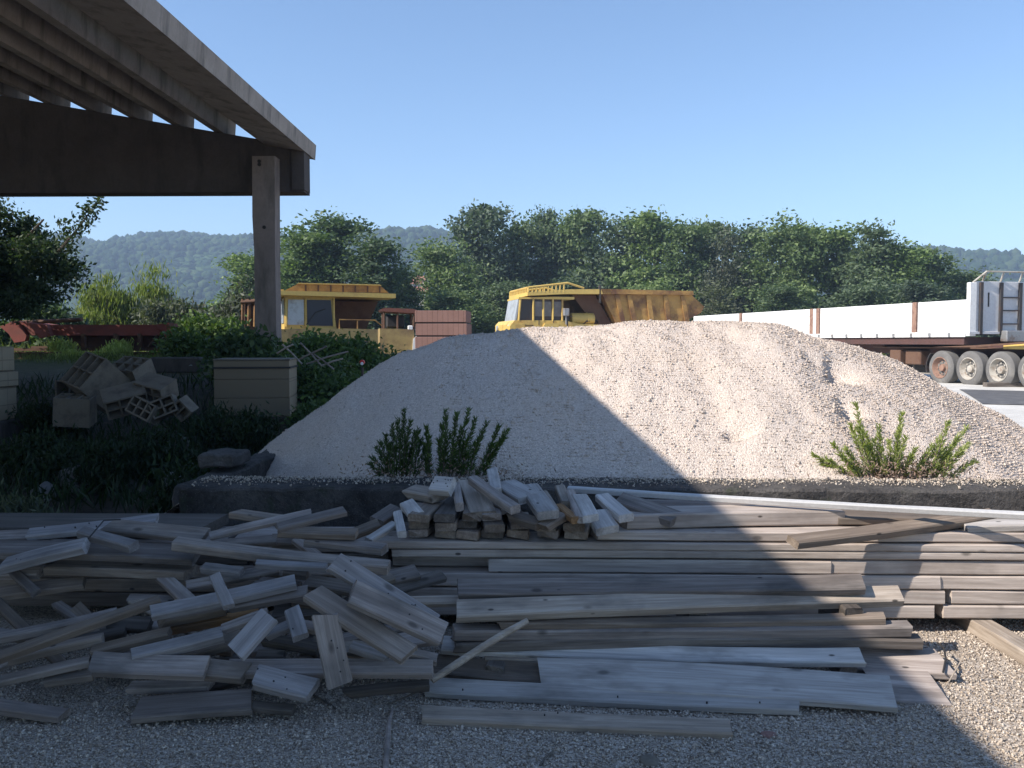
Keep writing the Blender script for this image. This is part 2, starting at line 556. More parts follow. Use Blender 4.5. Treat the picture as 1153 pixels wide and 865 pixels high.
xs = axis_vals([(-1400, -200, 200), (-200, -40, 16), (-40, -14, 2), (-14, 16, 0.3), (16, 40, 2), (40, 200, 16), (200, 1400, 200)])
ys = axis_vals([(-60, -4, 8), (-4, 30, 0.3), (30, 60, 2), (60, 200, 14), (200, 1400, 100)])
gv = np.array([(x, y, terrain(x, y) + (0.03 * mnoise.noise(Vector((x * 0.7, y * 0.7, 0))) if abs(x) < 16 and 6 < y < 30 else 0)) for y in ys for x in xs])
nx, ny = len(xs), len(ys)
ii = np.array([(j * nx + i, j * nx + i + 1, (j + 1) * nx + i + 1, (j + 1) * nx + i) for j in range(ny - 1) for i in range(nx - 1)])
gm = np_mesh('ground', gv, ii)
gm.shade_smooth()
tag(link_mesh('ground', gm, M['ground']), kind='structure')


def sheet(name, poly_x, poly_y, lift, mat):
    b = MB()
    nx_, ny_ = 14, 14
    vs = []
    for j in range(ny_ + 1):
        for i in range(nx_ + 1):
            u, v = i / nx_, j / ny_
            x = (poly_x[0] * (1 - u) + poly_x[1] * u) * (1 - v) + (poly_x[3] * (1 - u) + poly_x[2] * u) * v
            y = (poly_y[0] * (1 - u) + poly_y[1] * u) * (1 - v) + (poly_y[3] * (1 - u) + poly_y[2] * u) * v
            vs.append((x, y, terrain(x, y) + lift))
    fs = [(j * (nx_ + 1) + i, j * (nx_ + 1) + i + 1, (j + 1) * (nx_ + 1) + i + 1, (j + 1) * (nx_ + 1) + i) for j in range(ny_) for i in range(nx_)]
    b.add(vs, fs)
    return tag(b.build(name, mat), kind='structure')


sheet('concrete_yard', (4.6, 26, 26, 2.5), (11.5, 11.5, 33, 33), 0.045, M['conc_yard'])
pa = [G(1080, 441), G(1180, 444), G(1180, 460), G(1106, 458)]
sheet('shadow_strip', [pa[3].x, pa[2].x, pa[1].x, pa[0].x], [pa[3].y, pa[2].y, pa[1].y, pa[0].y], 0.06, M['painted_shadow'])  # dark sheet painting a cast shadow onto the yard

# hills: silhouettes read off the picture, built as a far terrain with depth
hp = [(-900, 300), (-300, 290), (0, 268), (40, 262), (85, 263), (115, 271), (140, 279), (165, 275), (200, 266), (235, 265), (270, 270), (330, 268), (420, 266), (440, 262),
      (490, 261), (560, 280), (640, 300), (760, 310), (880, 300), (960, 287), (1000, 282), (1045, 285), (1085, 290), (1120, 296), (1153, 307), (1200, 322), (1300, 345), (1500, 350), (2100, 330)]
def hill_h(px):
    for (a, ya), (b, yb) in zip(hp, hp[1:]):
        if a <= px <= b:
            t = (px - a) / (b - a)
            return 6 + ya + (yb - ya) * (t * t * (3 - 2 * t))
    return 340
hv, HN, HM = [], 1100, 64
for j in range(HM + 1):
    for i in range(HN + 1):
        px = -520 + 2240 * i / HN
        t = j / HM
        Yr = 760 + 60 * math.sin(px * 0.011)
        y = 330 + (1150 - 330) * t
        x = (px - 600) / 1000 * Yr * (0.75 + 0.25 * y / Yr)
        top = (385 - hill_h(px)) / 1000 * Yr + 1.6
        prof = sstep(330, Yr, y) ** 0.8 if y < Yr else 1 - 0.75 * sstep(Yr, 1150, y)
        z = -2 + (top + 2) * prof
        n1 = mnoise.fractal(Vector((x * 0.012, y * 0.012, 1)), 1, 2, 5)
        if prof < 0.97: z += 7 * n1 * prof * (1 - prof) * 4
        z += (1.5 * mnoise.noise(Vector((x * 0.085, y * 0.05, 3))) + 2.6 * mnoise.noise(Vector((x * 0.24, y * 0.13, 9)))) * min(1, prof * 3)
        hv.append((x, y, z))
hf = np.array([(j * (HN + 1) + i, j * (HN + 1) + i + 1, (j + 1) * (HN + 1) + i + 1, (j + 1) * (HN + 1) + i) for j in range(HM) for i in range(HN)])
hm = np_mesh('hills', np.array(hv), hf)
hm.shade_smooth()
tag(link_mesh('hills', hm, M['hill']), kind='structure')

# the woods on the hill slopes, one mass of crowns
hva = np.array(hv).reshape(HM + 1, HN + 1, 3)
bm = bmesh.new(); bmesh.ops.create_icosphere(bm, subdivisions=1, radius=1); bm.verts.index_update()
IV = np.array([tuple(v.co) for v in bm.verts]); IF = np.array([[v.index for v in f.verts] for f in bm.faces]); bm.free()
NW = 24000
wi = rng.integers(int(HN * .2), int(HN * .83), NW); wj = rng.integers(6, int(HM * .62), NW)
wp = hva[wj, wi] + np.stack([rng.uniform(-2, 2, NW), rng.uniform(-4, 4, NW), rng.uniform(0, 1.2, NW)], 1)
clear = np.array([mnoise.noise(Vector((p[0] * .011, p[1] * .008, 4))) for p in wp]) < 0.34
wp = wp[clear]
wr = rng.uniform(1.7, 3.6, len(wp))
wv = IV[None] * (wr[:, None, None] * np.array([1, 1, 1.05])) * rng.uniform(.8, 1.2, (len(wp), 1, 3)) * rng.uniform(.82, 1.15, (len(wp), len(IV), 1)) + wp[:, None]
wf = IF[None] + (np.arange(len(wp)) * len(IV))[:, None, None]
wm = np_mesh('hill_woods', wv.reshape(-1, 3), wf.reshape(-1, 3)); wm.shade_smooth()
tw_ = NT('hill_woods')
cw = tw_.ramp(tw_.irand(), [(0, (0.014, 0.032, 0.014)), (0.6, (0.030, 0.058, 0.024)), (1, (0.062, 0.092, 0.038))])
tw_.bsdf(cw, 0.95, bump=tw_.noise(tw_.world(), 1.1, 4, 0.7), bstr=1.0, bdist=1.2, spec=0.1)
tag(link_mesh('hill_woods', wm, tw_.m), kind='stuff')

# ------------------------------------------------------------------ gravel
OCT_V = np.array([(1, 0, 0), (-1, 0, 0), (0, 1, 0), (0, -1, 0), (0, 0, 1), (0, 0, -1)], float)
OCT_F = np.array([(0, 2, 4), (2, 1, 4), (1, 3, 4), (3, 0, 4), (2, 0, 5), (1, 2, 5), (3, 1, 5), (0, 3, 5)])


def rand_rot(n):
    q = rng.normal(size=(n, 4)); q /= np.linalg.norm(q, axis=1)[:, None]
    w, x, y, z = q.T
    return np.stack([np.stack([1 - 2 * (y * y + z * z), 2 * (x * y - z * w), 2 * (x * z + y * w)], 1),
                     np.stack([2 * (x * y + z * w), 1 - 2 * (x * x + z * z), 2 * (y * z - x * w)], 1),
                     np.stack([2 * (x * z - y * w), 2 * (y * z + x * w), 1 - 2 * (x * x + y * y)], 1)], 1)


def pebbles(pos, size):
    n = len(pos)
    v = OCT_V[None] * (size[:, None, None] * rng.uniform(0.6, 1.25, (n, 1, 3)))
    v = np.einsum('nij,nkj->nki', rand_rot(n), v) + pos[:, None]
    f = OCT_F[None] + (np.arange(n) * 6)[:, None, None]
    return v.reshape(-1, 3), f.reshape(-1, 3)


# the pile: a height field behind the low wall
PY = 8.8
sil = [(180, 600), (225, 575), (252, 548), (281, 516), (330, 478), (400, 429), (450, 401), (500, 382), (560, 374), (620, 369), (700, 363.5), (780, 362), (850, 366), (900, 377),
       (950, 390), (1000, 407), (1050, 432), (1100, 458), (1153, 490), (1220, 525), (1300, 560), (1400, 580)]
silX = [(p - 600) / 1000 * PY for p, _ in sil]
silZ = [1.6 + (385 - y) / 1000 * PY for _, y in sil]


def pile_h(x, y):
    H = float(np.interp(x, silX, silZ))
    d = y - PY
    sa = math.sqrt(d * d + 0.3) - 0.548
    a = H - (0.55 if d < 0 else 0.62) * sa
    fill = 0.60 - 0.30 * max(0, y - 6.25) - 0.6 * max(0, -2.25 - x) - 0.4 * max(0, x - 4.5)
    k = 0.12
    h = max(a, fill) + (k * 0.25 if False else 0)
    if abs(a - fill) < k: h += (k - abs(a - fill)) ** 2 / (4 * k)
    return h


def pile_full(x, y):
    h = pile_h(x, y)
    h += 0.06 * mnoise.noise(Vector((x * 1.1, y * 0.8, 5))) + 0.03 * mnoise.noise(Vector((x * 3.1, y * 1.6, 2))) + 0.012 * mnoise.noise(Vector((x * 8, y * 6, 7)))
    for cx, cy, dep, rx, ry, sl in DENTS:
        u, v = x - cx, y - cy
        u2 = u - sl * v + 0.03 * mnoise.noise(Vector((y * 9, cx, 0)))
        h -= dep * sstep(-0.02, 0.05, u2) * math.exp(-(u2 / (rx * 1.6)) ** 2 - (v / ry) ** 2)
    return h


DENTS = []
def pile_hit(px, py):
    d = ray(px, py); Y = 5.9
    while Y < 12:
        p = CAM + d * (Y / d.y)
        if p.z <= pile_h(p.x, p.y): return p
        Y += 0.02
    return CAM + d * (8 / d.y)
for (px, py, dep, rx, ry, sl) in [(928, 415, 0.30, 0.15, 0.16, 0.35), (943, 456, 0.22, 0.09, 0.11, 0.3), (815, 489, 0.13, 0.12, 0.05, 0), (905, 405, 0.05, 0.12, 0.08, 0), (915, 410, 0.05, 0.08, 0.10, 0.3)]:
    q = pile_hit(px, py); DENTS.append((q.x, q.y, dep, rx, ry, sl))

px_ = np.arange(-3.6, 8.0, 0.035); py_ = np.arange(6.05, 13.2, 0.035)
pv = np.array([(x, y, max(pile_full(x, y), -0.05)) for y in py_ for x in px_])
n1_, n2_ = len(px_), len(py_)
I, J = np.meshgrid(np.arange(n1_ - 1), np.arange(n2_ - 1))
pf = np.stack([J * n1_ + I, J * n1_ + I + 1, (J + 1) * n1_ + I + 1, (J + 1) * n1_ + I], -1).reshape(-1, 4)
keep = pv[pf][:, :, 2].max(1) > 0.0
pf = pf[keep]
ptri = np.concatenate([pf[:, [0, 1, 2]], pf[:, [0, 2, 3]]])
# stones lying on its camera side
NP = 150000
sx_ = rng.uniform(-3.0, 5.6, NP); sy_ = rng.uniform(6.15, 9.4, NP)
bx = np.clip(((sx_ + 3.6) / 0.035), 0, n1_ - 1).astype(int); by = np.clip(((sy_ - 6.05) / 0.035), 0, n2_ - 1).astype(int)
sz_ = pv[by * n1_ + bx, 2]
ok = sz_ > 0.02
ppos = np.stack([sx_, sy_, sz_ + 0.003], 1)[ok]
v2, f2 = pebbles(ppos, (rng.gamma(6, 0.00115, len(ppos)) * np.where(rng.random(len(ppos)) < .03, 1.9, 1)).clip(0.004, 0.022))
allv = np.concatenate([pv, v2]); allf = np.concatenate([ptri, f2 + len(pv)])
pm = np_mesh('gravel_pile', allv, allf)
tag(link_mesh('gravel_pile', pm, M['pile']), 'wide heap of pale pinkish gravel, half in shade, piled behind the low concrete wall', 'gravel heap')

# loose stones on the yard in front
NG = 90000
gx = rng.uniform(-2.7, 3.2, NG); gy = 2.5 + 3.2 * rng.uniform(0, 1, NG) ** 1.25
gpos = np.stack([gx, gy, np.full(NG, 0.003)], 1)
NWL = 5200
wy = 6.2 - np.abs(rng.normal(0, .14, NWL)); wx = rng.uniform(-2.3, 4.6, NWL)
keep_ = (wy > 5.77)
gpos = np.concatenate([gpos, np.stack([wx, wy, np.full(NWL, .650)], 1)[keep_]])
v3, f3 = pebbles(gpos, rng.gamma(5, 0.00115, len(gpos)).clip(0.003, 0.018))
tag(link_mesh('gravel', np_mesh('gravel', v3, f3), M['yardgravel']), kind='stuff')

# ------------------------------------------------------------------ concrete shed
shed = thing('concrete_shed', (-4.7, 16, 0), 0, 'open concrete shed with a ribbed sloping roof on a square column, top left', 'shed')
def sw(b, name, mat, smooth=False):
    o = b.build(name, mat, shed, smooth)
    for v in o.data.vertices: v.co -= Vector((-4.7, 16, 0))
    return o
GY = 16.0
def X16(px): return (px - 600) / 1000 * GY
def Z16(py): return 1.6 + (385 - py) / 1000 * GY
SL = (Z16(108) - Z16(167)) / (X16(0) - X16(343))      # roof slope (negative towards the right)
def topz(x): return Z16(167) + (x - X16(343)) * SL
XL = -24.0
def column(x, y0, y1, cap=True):
    b = MB()
    z1 = 4.86
    prof = [(x - 0.20, -0.1), (x + 0.20, -0.1), (x + 0.185, 3.2), (x + 0.20, z1), (x - 0.20, z1), (x - 0.21, 3.8), (x - 0.185, 3.2)]
    b.prism(prof, 'y', y0, y1)
    return b
sw(column(X16(304), GY - 0.34, GY - 0.02), 'column', M['conc_col'])
sw(column(XL + 0.6, GY - 0.46, GY - 0.02), 'column', M['conc'])
sw(column(XL + 0.6, -8.46, -8.02), 'column', M['conc'])
sw(column(X16(306.5), -8.46, -8.02), 'column', M['conc'])
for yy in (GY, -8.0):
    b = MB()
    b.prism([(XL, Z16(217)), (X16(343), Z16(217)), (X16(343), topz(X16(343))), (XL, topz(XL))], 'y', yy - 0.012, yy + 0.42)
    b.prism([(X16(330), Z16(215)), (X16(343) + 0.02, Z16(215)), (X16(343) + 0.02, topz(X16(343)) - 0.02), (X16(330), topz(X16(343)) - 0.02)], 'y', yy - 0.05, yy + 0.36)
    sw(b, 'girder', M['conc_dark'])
# ribs
YB0, YB1 = -14.0, 16.62
ribx = [X16(253), X16(204.5), X16(156), X16(108), X16(59.5), X16(11)]
while ribx[-1] > XL + 0.8: ribx.append(ribx[-1] - 0.776)
STEP, BW, TH = 0.776, 0.20, 0.42
def rz0(x): return topz(x) + 0.012
STEP, BW, TH = 0.776, 0.19, 0.42
def rz0(x): return topz(x) + 0.012
for xr in ribx:
    b = MB()
    b.prism([(xr - BW, rz0(xr - BW)), (xr, rz0(xr)), (xr + .03, rz0(xr) + TH), (xr - BW - .03, rz0(xr - BW) + TH)], 'y', YB0, YB1)
    sw(b, 'roof_rib', M['conc'])
xe = X16(347)
zb = Z16(173)
b = MB()
b.prism([(X16(299), Z16(164.5)), (xe - 0.02, zb), (xe, Z16(156)), (X16(300), Z16(146)), (X16(296), Z16(138))], 'y', YB0, YB1 + 0.06)
sw(b, 'edge_beam', M['conc'])
b = MB()
xs_ = X16(297)
b.prism([(XL, rz0(XL) + TH + .004), (xs_, rz0(xs_) + TH + .004), (xs_, rz0(xs_) + TH + .08), (XL, rz0(XL) + TH + .08)], 'y', YB0, YB1)
sw(b, 'roof_slab', M['conc'])
b = MB(); b.box(((XL - 6.5) / 2, -3.4, 2.9), (-6.5 - XL, .3, 5.85)); sw(b, 'sky_block_wall', M['conc'])  # unseen wall, added to block skylight and darken the left heap
b = MB(); b.tube([(X16(331), 16.5, Z16(152)), (X16(331) + 0.04, 16.5, Z16(146))], 0.012, 6); sw(b, 'lifting_hook', M['dsteel'])
for xx, zz in ((X16(299.5), Z16(187)), (X16(299.5), Z16(190.5)), (X16(304), Z16(259))):
    b = MB(); b.tube([(xx, GY - 0.33, zz), (xx, GY - 0.352, zz)], 0.033, 8); sw(b, 'bolt_hole', M['black'])

# ------------------------------------------------------------------ low wall and its corner blocks
def rough_box(b, x0, x1, y0, y1, z0, z1, step=0.12, amp=0.012, seed=0):
    bm = bmesh.new()
    bmesh.ops.create_cube(bm, size=1.0)
    for v in bm.verts:
        v.co = Vector((x0 + (v.co.x + .5) * (x1 - x0), y0 + (v.co.y + .5) * (y1 - y0), z0 + (v.co.z + .5) * (z1 - z0)))
    bmesh.ops.bevel(bm, geom=bm.edges[:], offset=0.015, segments=1, affect='EDGES')
    for ax, (a, c) in enumerate(((x0, x1), (y0, y1), (z0, z1))):
        n = int((c - a) / step)
        for k in range(1, n):
            co = [0, 0, 0]; co[ax] = a + (c - a) * k / n
            no = [0, 0, 0]; no[ax] = 1
            bmesh.ops.bisect_plane(bm, geom=bm.verts[:] + bm.edges[:] + bm.faces[:], plane_co=co, plane_no=no)
    for v in bm.verts:
        v.co += Vector([amp * mnoise.noise(v.co * 4 + Vector((seed + k * 9, 0, 0))) + amp * 0.7 * mnoise.noise(v.co * 14 + Vector((seed + k * 5, 3, 0))) for k in range(3)])
    bm.verts.index_update()
    b.add([v.co for v in bm.verts], [[v.index for v in f.verts] for f in bm.faces])
    bm.free()
    return b


b = MB(); rough_box(b, -2.33, 7.0, 5.75, 6.2, -0.05, 0.645, 0.045, 0.013, 1)
lw = tag(b.build('low_wall', M['old_wall']), 'long low dark concrete wall holding back the gravel heap', 'wall')
b = MB(); rough_box(b, -2.56, -2.34, 6.22, 9.2, -0.05, 0.575, 0.045, 0.022, 4)
tag(b.build('side_wall', M['old_wall']), 'crumbling concrete side wall running back along the shaded left edge of the gravel heap', 'wall')
b = MB(); rough_box(b, -2.62, -2.34, 6.85, 7.3, 0.612, 0.715, 0.04, 0.016, 8)
tag(b.build('concrete_block', M['old_wall']), 'small broken concrete block on the side wall at the left foot of the heap', 'block')

# ------------------------------------------------------------------ planks
def plank_mesh(L, w, t, seed, warp=1.0, rounded=None):
    rr = random.Random(seed)
    n = max(3, int(L / 0.18))
    bev = min(0.007, t * 0.16)
    hw, ht = w / 2, t / 2
    sec = [(-hw + bev, -ht), (hw - bev, -ht), (hw, -ht + bev), (hw, ht - bev), (hw - bev, ht), (-hw + bev, ht), (-hw, ht - bev), (-hw, -ht + bev)]
    bow = rr.uniform(-1, 1) * 0.011 * L * warp
    crook = rr.uniform(-1, 1) * 0.005 * L * warp
    tw = rr.uniform(-1, 1) * R(1.6) * L * warp
    e0, e1 = rr.uniform(-0.12, 0.12) * w, rr.uniform(-0.12, 0.12) * w
    jagw = rr.choice((0, 0, 0, .05, .03)) if warp >= 1 else 0
    vs, fs = [], []
    for i in range(n + 1):
        u = i / n
        x = (u - .5) * L
        k = 4 * u * (1 - u)
        a = tw * (u - .5)
        ca, sa = math.cos(a), math.sin(a)
        sc = 1.0
        for (y, z) in sec:
            yy = y * sc + rr.uniform(-1, 1) * 0.0012
            zz = z + rr.uniform(-1, 1) * 0.0009
            xx = x
            jag = jagw * mnoise.noise(Vector((y * 60, z * 20, seed))) if jagw else 0
            if i == 0: xx += e0 * (y / hw) + rr.uniform(-1, 1) * 0.004 + jag
            if i == n: xx += e1 * (y / hw) + rr.uniform(-1, 1) * 0.004
            if rounded is not None and (i == 0) == (rounded == 0) and (i in (0, n)):
                xx += (1 if rounded == 0 else -1) * w * 0.38 * (y / hw) ** 2
            vs.append((xx, yy * ca - zz * sa + crook * k, yy * sa + zz * ca + bow * k))
    for i in range(n):
        for k in range(8):
            k2 = (k + 1) % 8
            fs.append((i * 8 + k, i * 8 + k2, (i + 1) * 8 + k2, (i + 1) * 8 + k))
    fs.append(tuple(range(7, -1, -1))); fs.append(tuple(n * 8 + k for k in range(8)))
    me = bpy.data.meshes.new('plank')
    me.from_pydata(vs, [], fs)
    return me


def put_plank(name, A, B, w, t, nrm, mat, label, cat, group, seed, warp=1.0, rounded=None):
    a = (B - A); L = a.length; a.normalize()
    wd = nrm.cross(a).normalized()
    n2 = a.cross(wd).normalized()
    o = link_mesh(name, plank_mesh(L, w, t, seed, warp, rounded), M[mat])
    o.data.name = name
    Mx = Matrix((a, wd, n2)).transposed().to_4x4()
    Mx.translation = (A + B) / 2 - n2 * (t / 2)
    o.matrix_world = Mx
    return tag(o, label, cat, group), a, wd, n2, w, t


def heapZ(py): return max(0.0, 0.60 * (806 - py) / 220)


HEAP = 'loose boards in the scrap heap at the left'
TOP = 'offcuts thrown on top of the timber stack'
FRONT = 'long boards laid in front of the timber stack'
ENDS = 'short beams lying end-on under the offcuts'
STACK = 'squared timbers stacked along the wall'
LEFTST = 'squared timbers stacked behind the scrap heap'
# name, x1,y1,x2,y2, apparent width px, thickness, z1 offset, z2 offset, tilt deg, mat, label [, extras]
# label -> cat taken from the name
HP = [
 ('board', 31, 599, 177, 582, 9, .035, .0, .0, 18, 'heap_pale', 'pale board with black nail slots, rearmost in the heap left of the wall corner', dict(nails=5)),
 ('board', 120, 590, 231, 601, 15, .03, .02, .02, 25, 'heap_tan', 'wide tan board next to the wall corner, lying over the pale slotted board', {}),
 ('wooden_block', 92, 595, 150, 611, 10, .05, .05, .05, 20, 'heap_pale', 'short grey-white block with a black cord across it, lying on the broad grey sheet', {}),
 ('post', 3, 633, 95, 610, 10, .05, .0, .05, 22, 'heap_pale', 'short pale post marked with dark spots at the far left, sloping down to the left', dict(nails=3)),
 ('sheet_board', -40, 616, 222, 622, 16, .04, .0, .0, 12, 'grey', 'broad grey sheet capping the dark timbers at the far left', {}),
 ('board', -20, 603, 60, 600, 10, .03, -.02, -.02, 15, 'grey', 'grey board half hidden at the left frame edge behind the spotted post', {}),
 ('board', 60, 634, 215, 640, 10, .05, -.03, -.03, 5, 'brown', 'brown beam tucked right under the front lip of the broad grey sheet', {}),
 ('wooden_block', 229, 636, 272, 641, 8, .04, .0, .0, 20, 'heap_pale', 'small pale offcut below the long sloping board, left of the thin white edge', {}),
 ('board', 197, 607, 438, 634, 9, .05, .06, .05, 12, 'heap_tan', 'long tan board sloping down to the right across the back of the heap', {}),
 ('board', 288, 632, 368, 636, 6, .03, .06, .06, 15, 'heap_pale', 'thin white-edged board just under the long sloping tan board', {}),
 ('board', 236, 602, 350, 576, 7, .025, .02, .05, 25, 'grey', 'split grey board tapering up to a point against the dark wall', {}),
 ('board', 313, 592, 388, 573, 8, .03, .06, .06, 20, 'grey', 'splintered grey board with its raised end pointing right at the wall', {}),
 ('pole', 266, 575, 318, 582, 6, .04, .0, .0, 0, 'brown', 'short round brown pole sticking out against the dark wall', {}),
 ('board', 313, 595, 402, 598, 8, .035, .05, .05, 15, 'brown', 'flat brown board below the splintered raised end', {}),
 ('wooden_block', 306, 606, 342, 607, 12, .05, -.03, -.03, 45, 'heap_tan', 'tan block wedged upright under the flat brown board', {}),
 ('board', 344, 605, 433, 615, 8, .04, .03, .03, 10, 'grey', 'grey board leading from the heap to the foot of the offcut pile', {}),
 ('board', 240, 612, 312, 606, 9, .03, -.03, -.03, 25, 'heap_tan', 'tan board in the gap between the split grey point and the long sloping board', {}),
 ('board', 169, 687, 332, 652, 13, .04, .07, .07, 30, 'heap_pale', 'long pale plank rising to the right through the middle of the heap', {}),
 ('batten', 241, 646, 257, 681, 7, .03, .13, .12, 35, 'heap_pale', 'short pale batten crossing over the long pale plank', {}),
 ('board', 257, 679, 345, 664, 12, .04, .05, .05, 30, 'grey', 'grey plank continuing right from the foot of the short pale batten', {}),
 ('board', 182, 697, 253, 683, 7, .04, .02, .02, 20, 'brown', 'brown board pressed under the left end of the long pale plank', {}),
 ('board', 191, 705, 290, 686, 7, .04, .0, .0, 20, 'orange', 'orange-brown board, second under the long pale plank', {}),
 ('batten', -30, 747, 179, 672, 8, .04, .10, .07, 25, 'brown', 'long brown batten rising from the left frame edge to the long pale plank', {}),
 ('batten', -30, 720, 129, 687, 7, .04, .0, .0, 20, 'grey', 'long grey batten at the left frame edge, upper of the two sloping ones', {}),
 ('batten', 10, 739, 115, 715, 7, .04, .03, .03, 20, 'heap_tan', 'thin tan batten with a pale split end at the left of the heap', {}),
 ('board', 102, 731, 190, 709, 9, .045, .03, .04, 20, 'brown', 'brown board ending in a pale knot, left of the pale two-tone plank', {}),
 ('board', 70, 722, 140, 708, 8, .04, -.02, -.02, 20, 'dark', 'dark brown board behind the one with the pale knot', {}),
 ('board', 147, 735, 249, 710, 12, .05, .06, .06, 28, 'heap_pale', 'pale plank with a brown edge below the orange-brown board', {}),
 ('board', 165, 747, 252, 722, 9, .045, -.01, -.01, 20, 'brown', 'brown board showing as an edge under the pale plank with a brown edge', {}),
 ('batten', 249, 706, 301, 687, 6, .035, .05, .05, 25, 'grey', 'slim grey batten leaning above the wide pale slanting board', {}),
 ('board', 264, 733, 302, 691, 22, .035, .09, .10, 35, 'heap_pale', 'wide pale board slanting up to the right in the middle front of the heap', {}),
 ('board', 328, 684, 338, 715, 19, .035, .08, .08, 35, 'heap_pale', 'short pale board with one nail hole, right of the wide slanting one', dict(nails=1)),
 ('batten', 301, 712, 326, 701, 8, .035, .05, .05, 30, 'heap_pale', 'stub of pale batten between the wide slanting board and the short nail-holed one', {}),
 ('board', 366, 693, 383, 772, 30, .035, .14, .07, 30, 'grey', 'wide grey board with scattered nail marks standing out towards the viewer below the crossed boards', dict(nails=4)),
 ('board', 352, 665, 461, 735, 24, .04, .14, .12, 30, 'heap_tan', 'tan knotty board sloping down to the right, lower of the three crossed boards', {}),
 ('board', 398, 665, 500, 712, 27, .04, .18, .10, 35, 'grey', 'wide grey board sloping down to the right over the knotty tan one', dict(nails=2)),
 ('board', 377, 630, 492, 702, 22, .04, .18, .09, 35, 'heap_pale', 'long pale board with a row of nail holes, topmost of the three crossed boards', dict(nails=6)),
 ('board', 105, 744, 232, 749, 24, .04, .06, .06, 30, 'grey', 'broad grey-brown board lying level at the front left of the heap', {}),
 ('board', 226, 749, 277, 754, 20, .05, .04, .04, 30, 'heap_tan', 'tan board end emerging right of the broad level grey-brown board', {}),
 ('board', 146, 771, 237, 768, 10, .03, .0, .0, 15, 'grey', 'thin board under the broad level grey-brown board, near the gravel', {}),
 ('board', 153, 796, 283, 786, 24, .035, .035, .035, 16, 'grey', 'grey board flat on the gravel, frontmost of the heap', {}),
 ('board', 280, 756, 352, 774, 25, .045, .07, .07, 28, 'heap_pale', 'pale spotted board with a rounded left end at the front of the heap', dict(rounded=0, nails=4)),
 ('board', 255, 750, 487, 750, 18, .035, .03, .03, 25, 'grey', 'long level grey board passing behind the round-ended one', {}),
 ('board', 385, 777, 483, 768, 8, .035, .0, .01, 12, 'dark', 'dark board on the gravel below the long level grey one', {}),
 ('batten', 396, 725, 436, 738, 9, .035, .04, .03, 25, 'heap_pale', 'pale batten stub showing below the knotty tan board', {}),
 ('batten', 450, 730, 492, 740, 9, .035, .02, .02, 25, 'grey', 'grey batten end under the tips of the crossed boards', {}),
 ('board', 284, 792, 331, 796, 9, .03, .03, .03, 15, 'dark', 'thin dark board lying on the gravel below the rounded board end', {}),
 ('batten', -30, 770, 101, 741, 8, .035, .01, .02, 22, 'grey', 'grey batten near the gravel at the left frame edge, lowest of the sloping ones', {}),
 ('batten', 49, 764, 106, 756, 8, .035, .0, .01, 15, 'heap_tan', 'short tan batten touching the left end of the broad level board', {}),
 ('board', -30, 786, 72, 802, 13, .035, .035, .035, 10, 'grey', 'single grey board lying apart on the gravel at the left frame edge', {}),
 ('board', 122, 700, 168, 702, 16, .04, -.03, -.03, 40, 'dark', 'dark board with a pale speck between the sloping battens', {}),
 ('wooden_block', 290, 735, 320, 736, 9, .04, .0, .0, 30, 'dark', 'small dark block above the round-ended board', {}),
 ('board', 298, 717, 360, 728, 11, .04, .0, .0, 25, 'dark', 'dark board crossing low behind the wide nail-marked board', {}),
 ('board', 340, 701, 372, 708, 10, .04, .0, .0, 25, 'grey', 'grey board stub left of the wide nail-marked board', {}),
 ('board', 346, 652, 395, 660, 14, .04, .03, .03, 35, 'dark', 'dark flat board behind the left end of the knotty tan board', {}),
 ('board', 288, 653, 335, 660, 13, .04, .0, .0, 25, 'grey', 'grey board above the right end of the long pale plank', {}),
 ('wooden_block', 320, 641, 346, 644, 7, .04, .02, .02, 25, 'heap_tan', 'small tan block under the thin white-edged board', {}),
 ('board', 330, 672, 400, 684, 12, .04, -.02, -.02, 30, 'brown', 'brown board deep in the gap left of the knotty tan board', {}),
 ('board', 200, 722, 262, 728, 12, .04, -.04, -.04, 30, 'brown', 'brown board buried behind the wide pale slanting board', {}),
 ('board', 330, 716, 372, 740, 12, .04, -.04, -.04, 30, 'brown', 'brown board buried left of the wide nail-marked board', {}),
 ('board', 390, 700, 470, 742, 14, .04, -.03, -.03, 30, 'dark', 'dark board buried beneath the knotty tan board', {}),
]


def nails_on(o, a, n, L, w, seed, n2, A, wd, t):
    rr = random.Random(seed)
    for k in range(n):
        b = MB(); r = rr.uniform(0.0025, 0.0042)
        x, y = rr.uniform(-.42, .42) * L, rr.uniform(-.36, .36) * w
        b.tube([(x, y, t / 2 - 0.004), (x, y, t / 2 + 0.004)], r, 6)
        b.build('nail', M['black'], o)


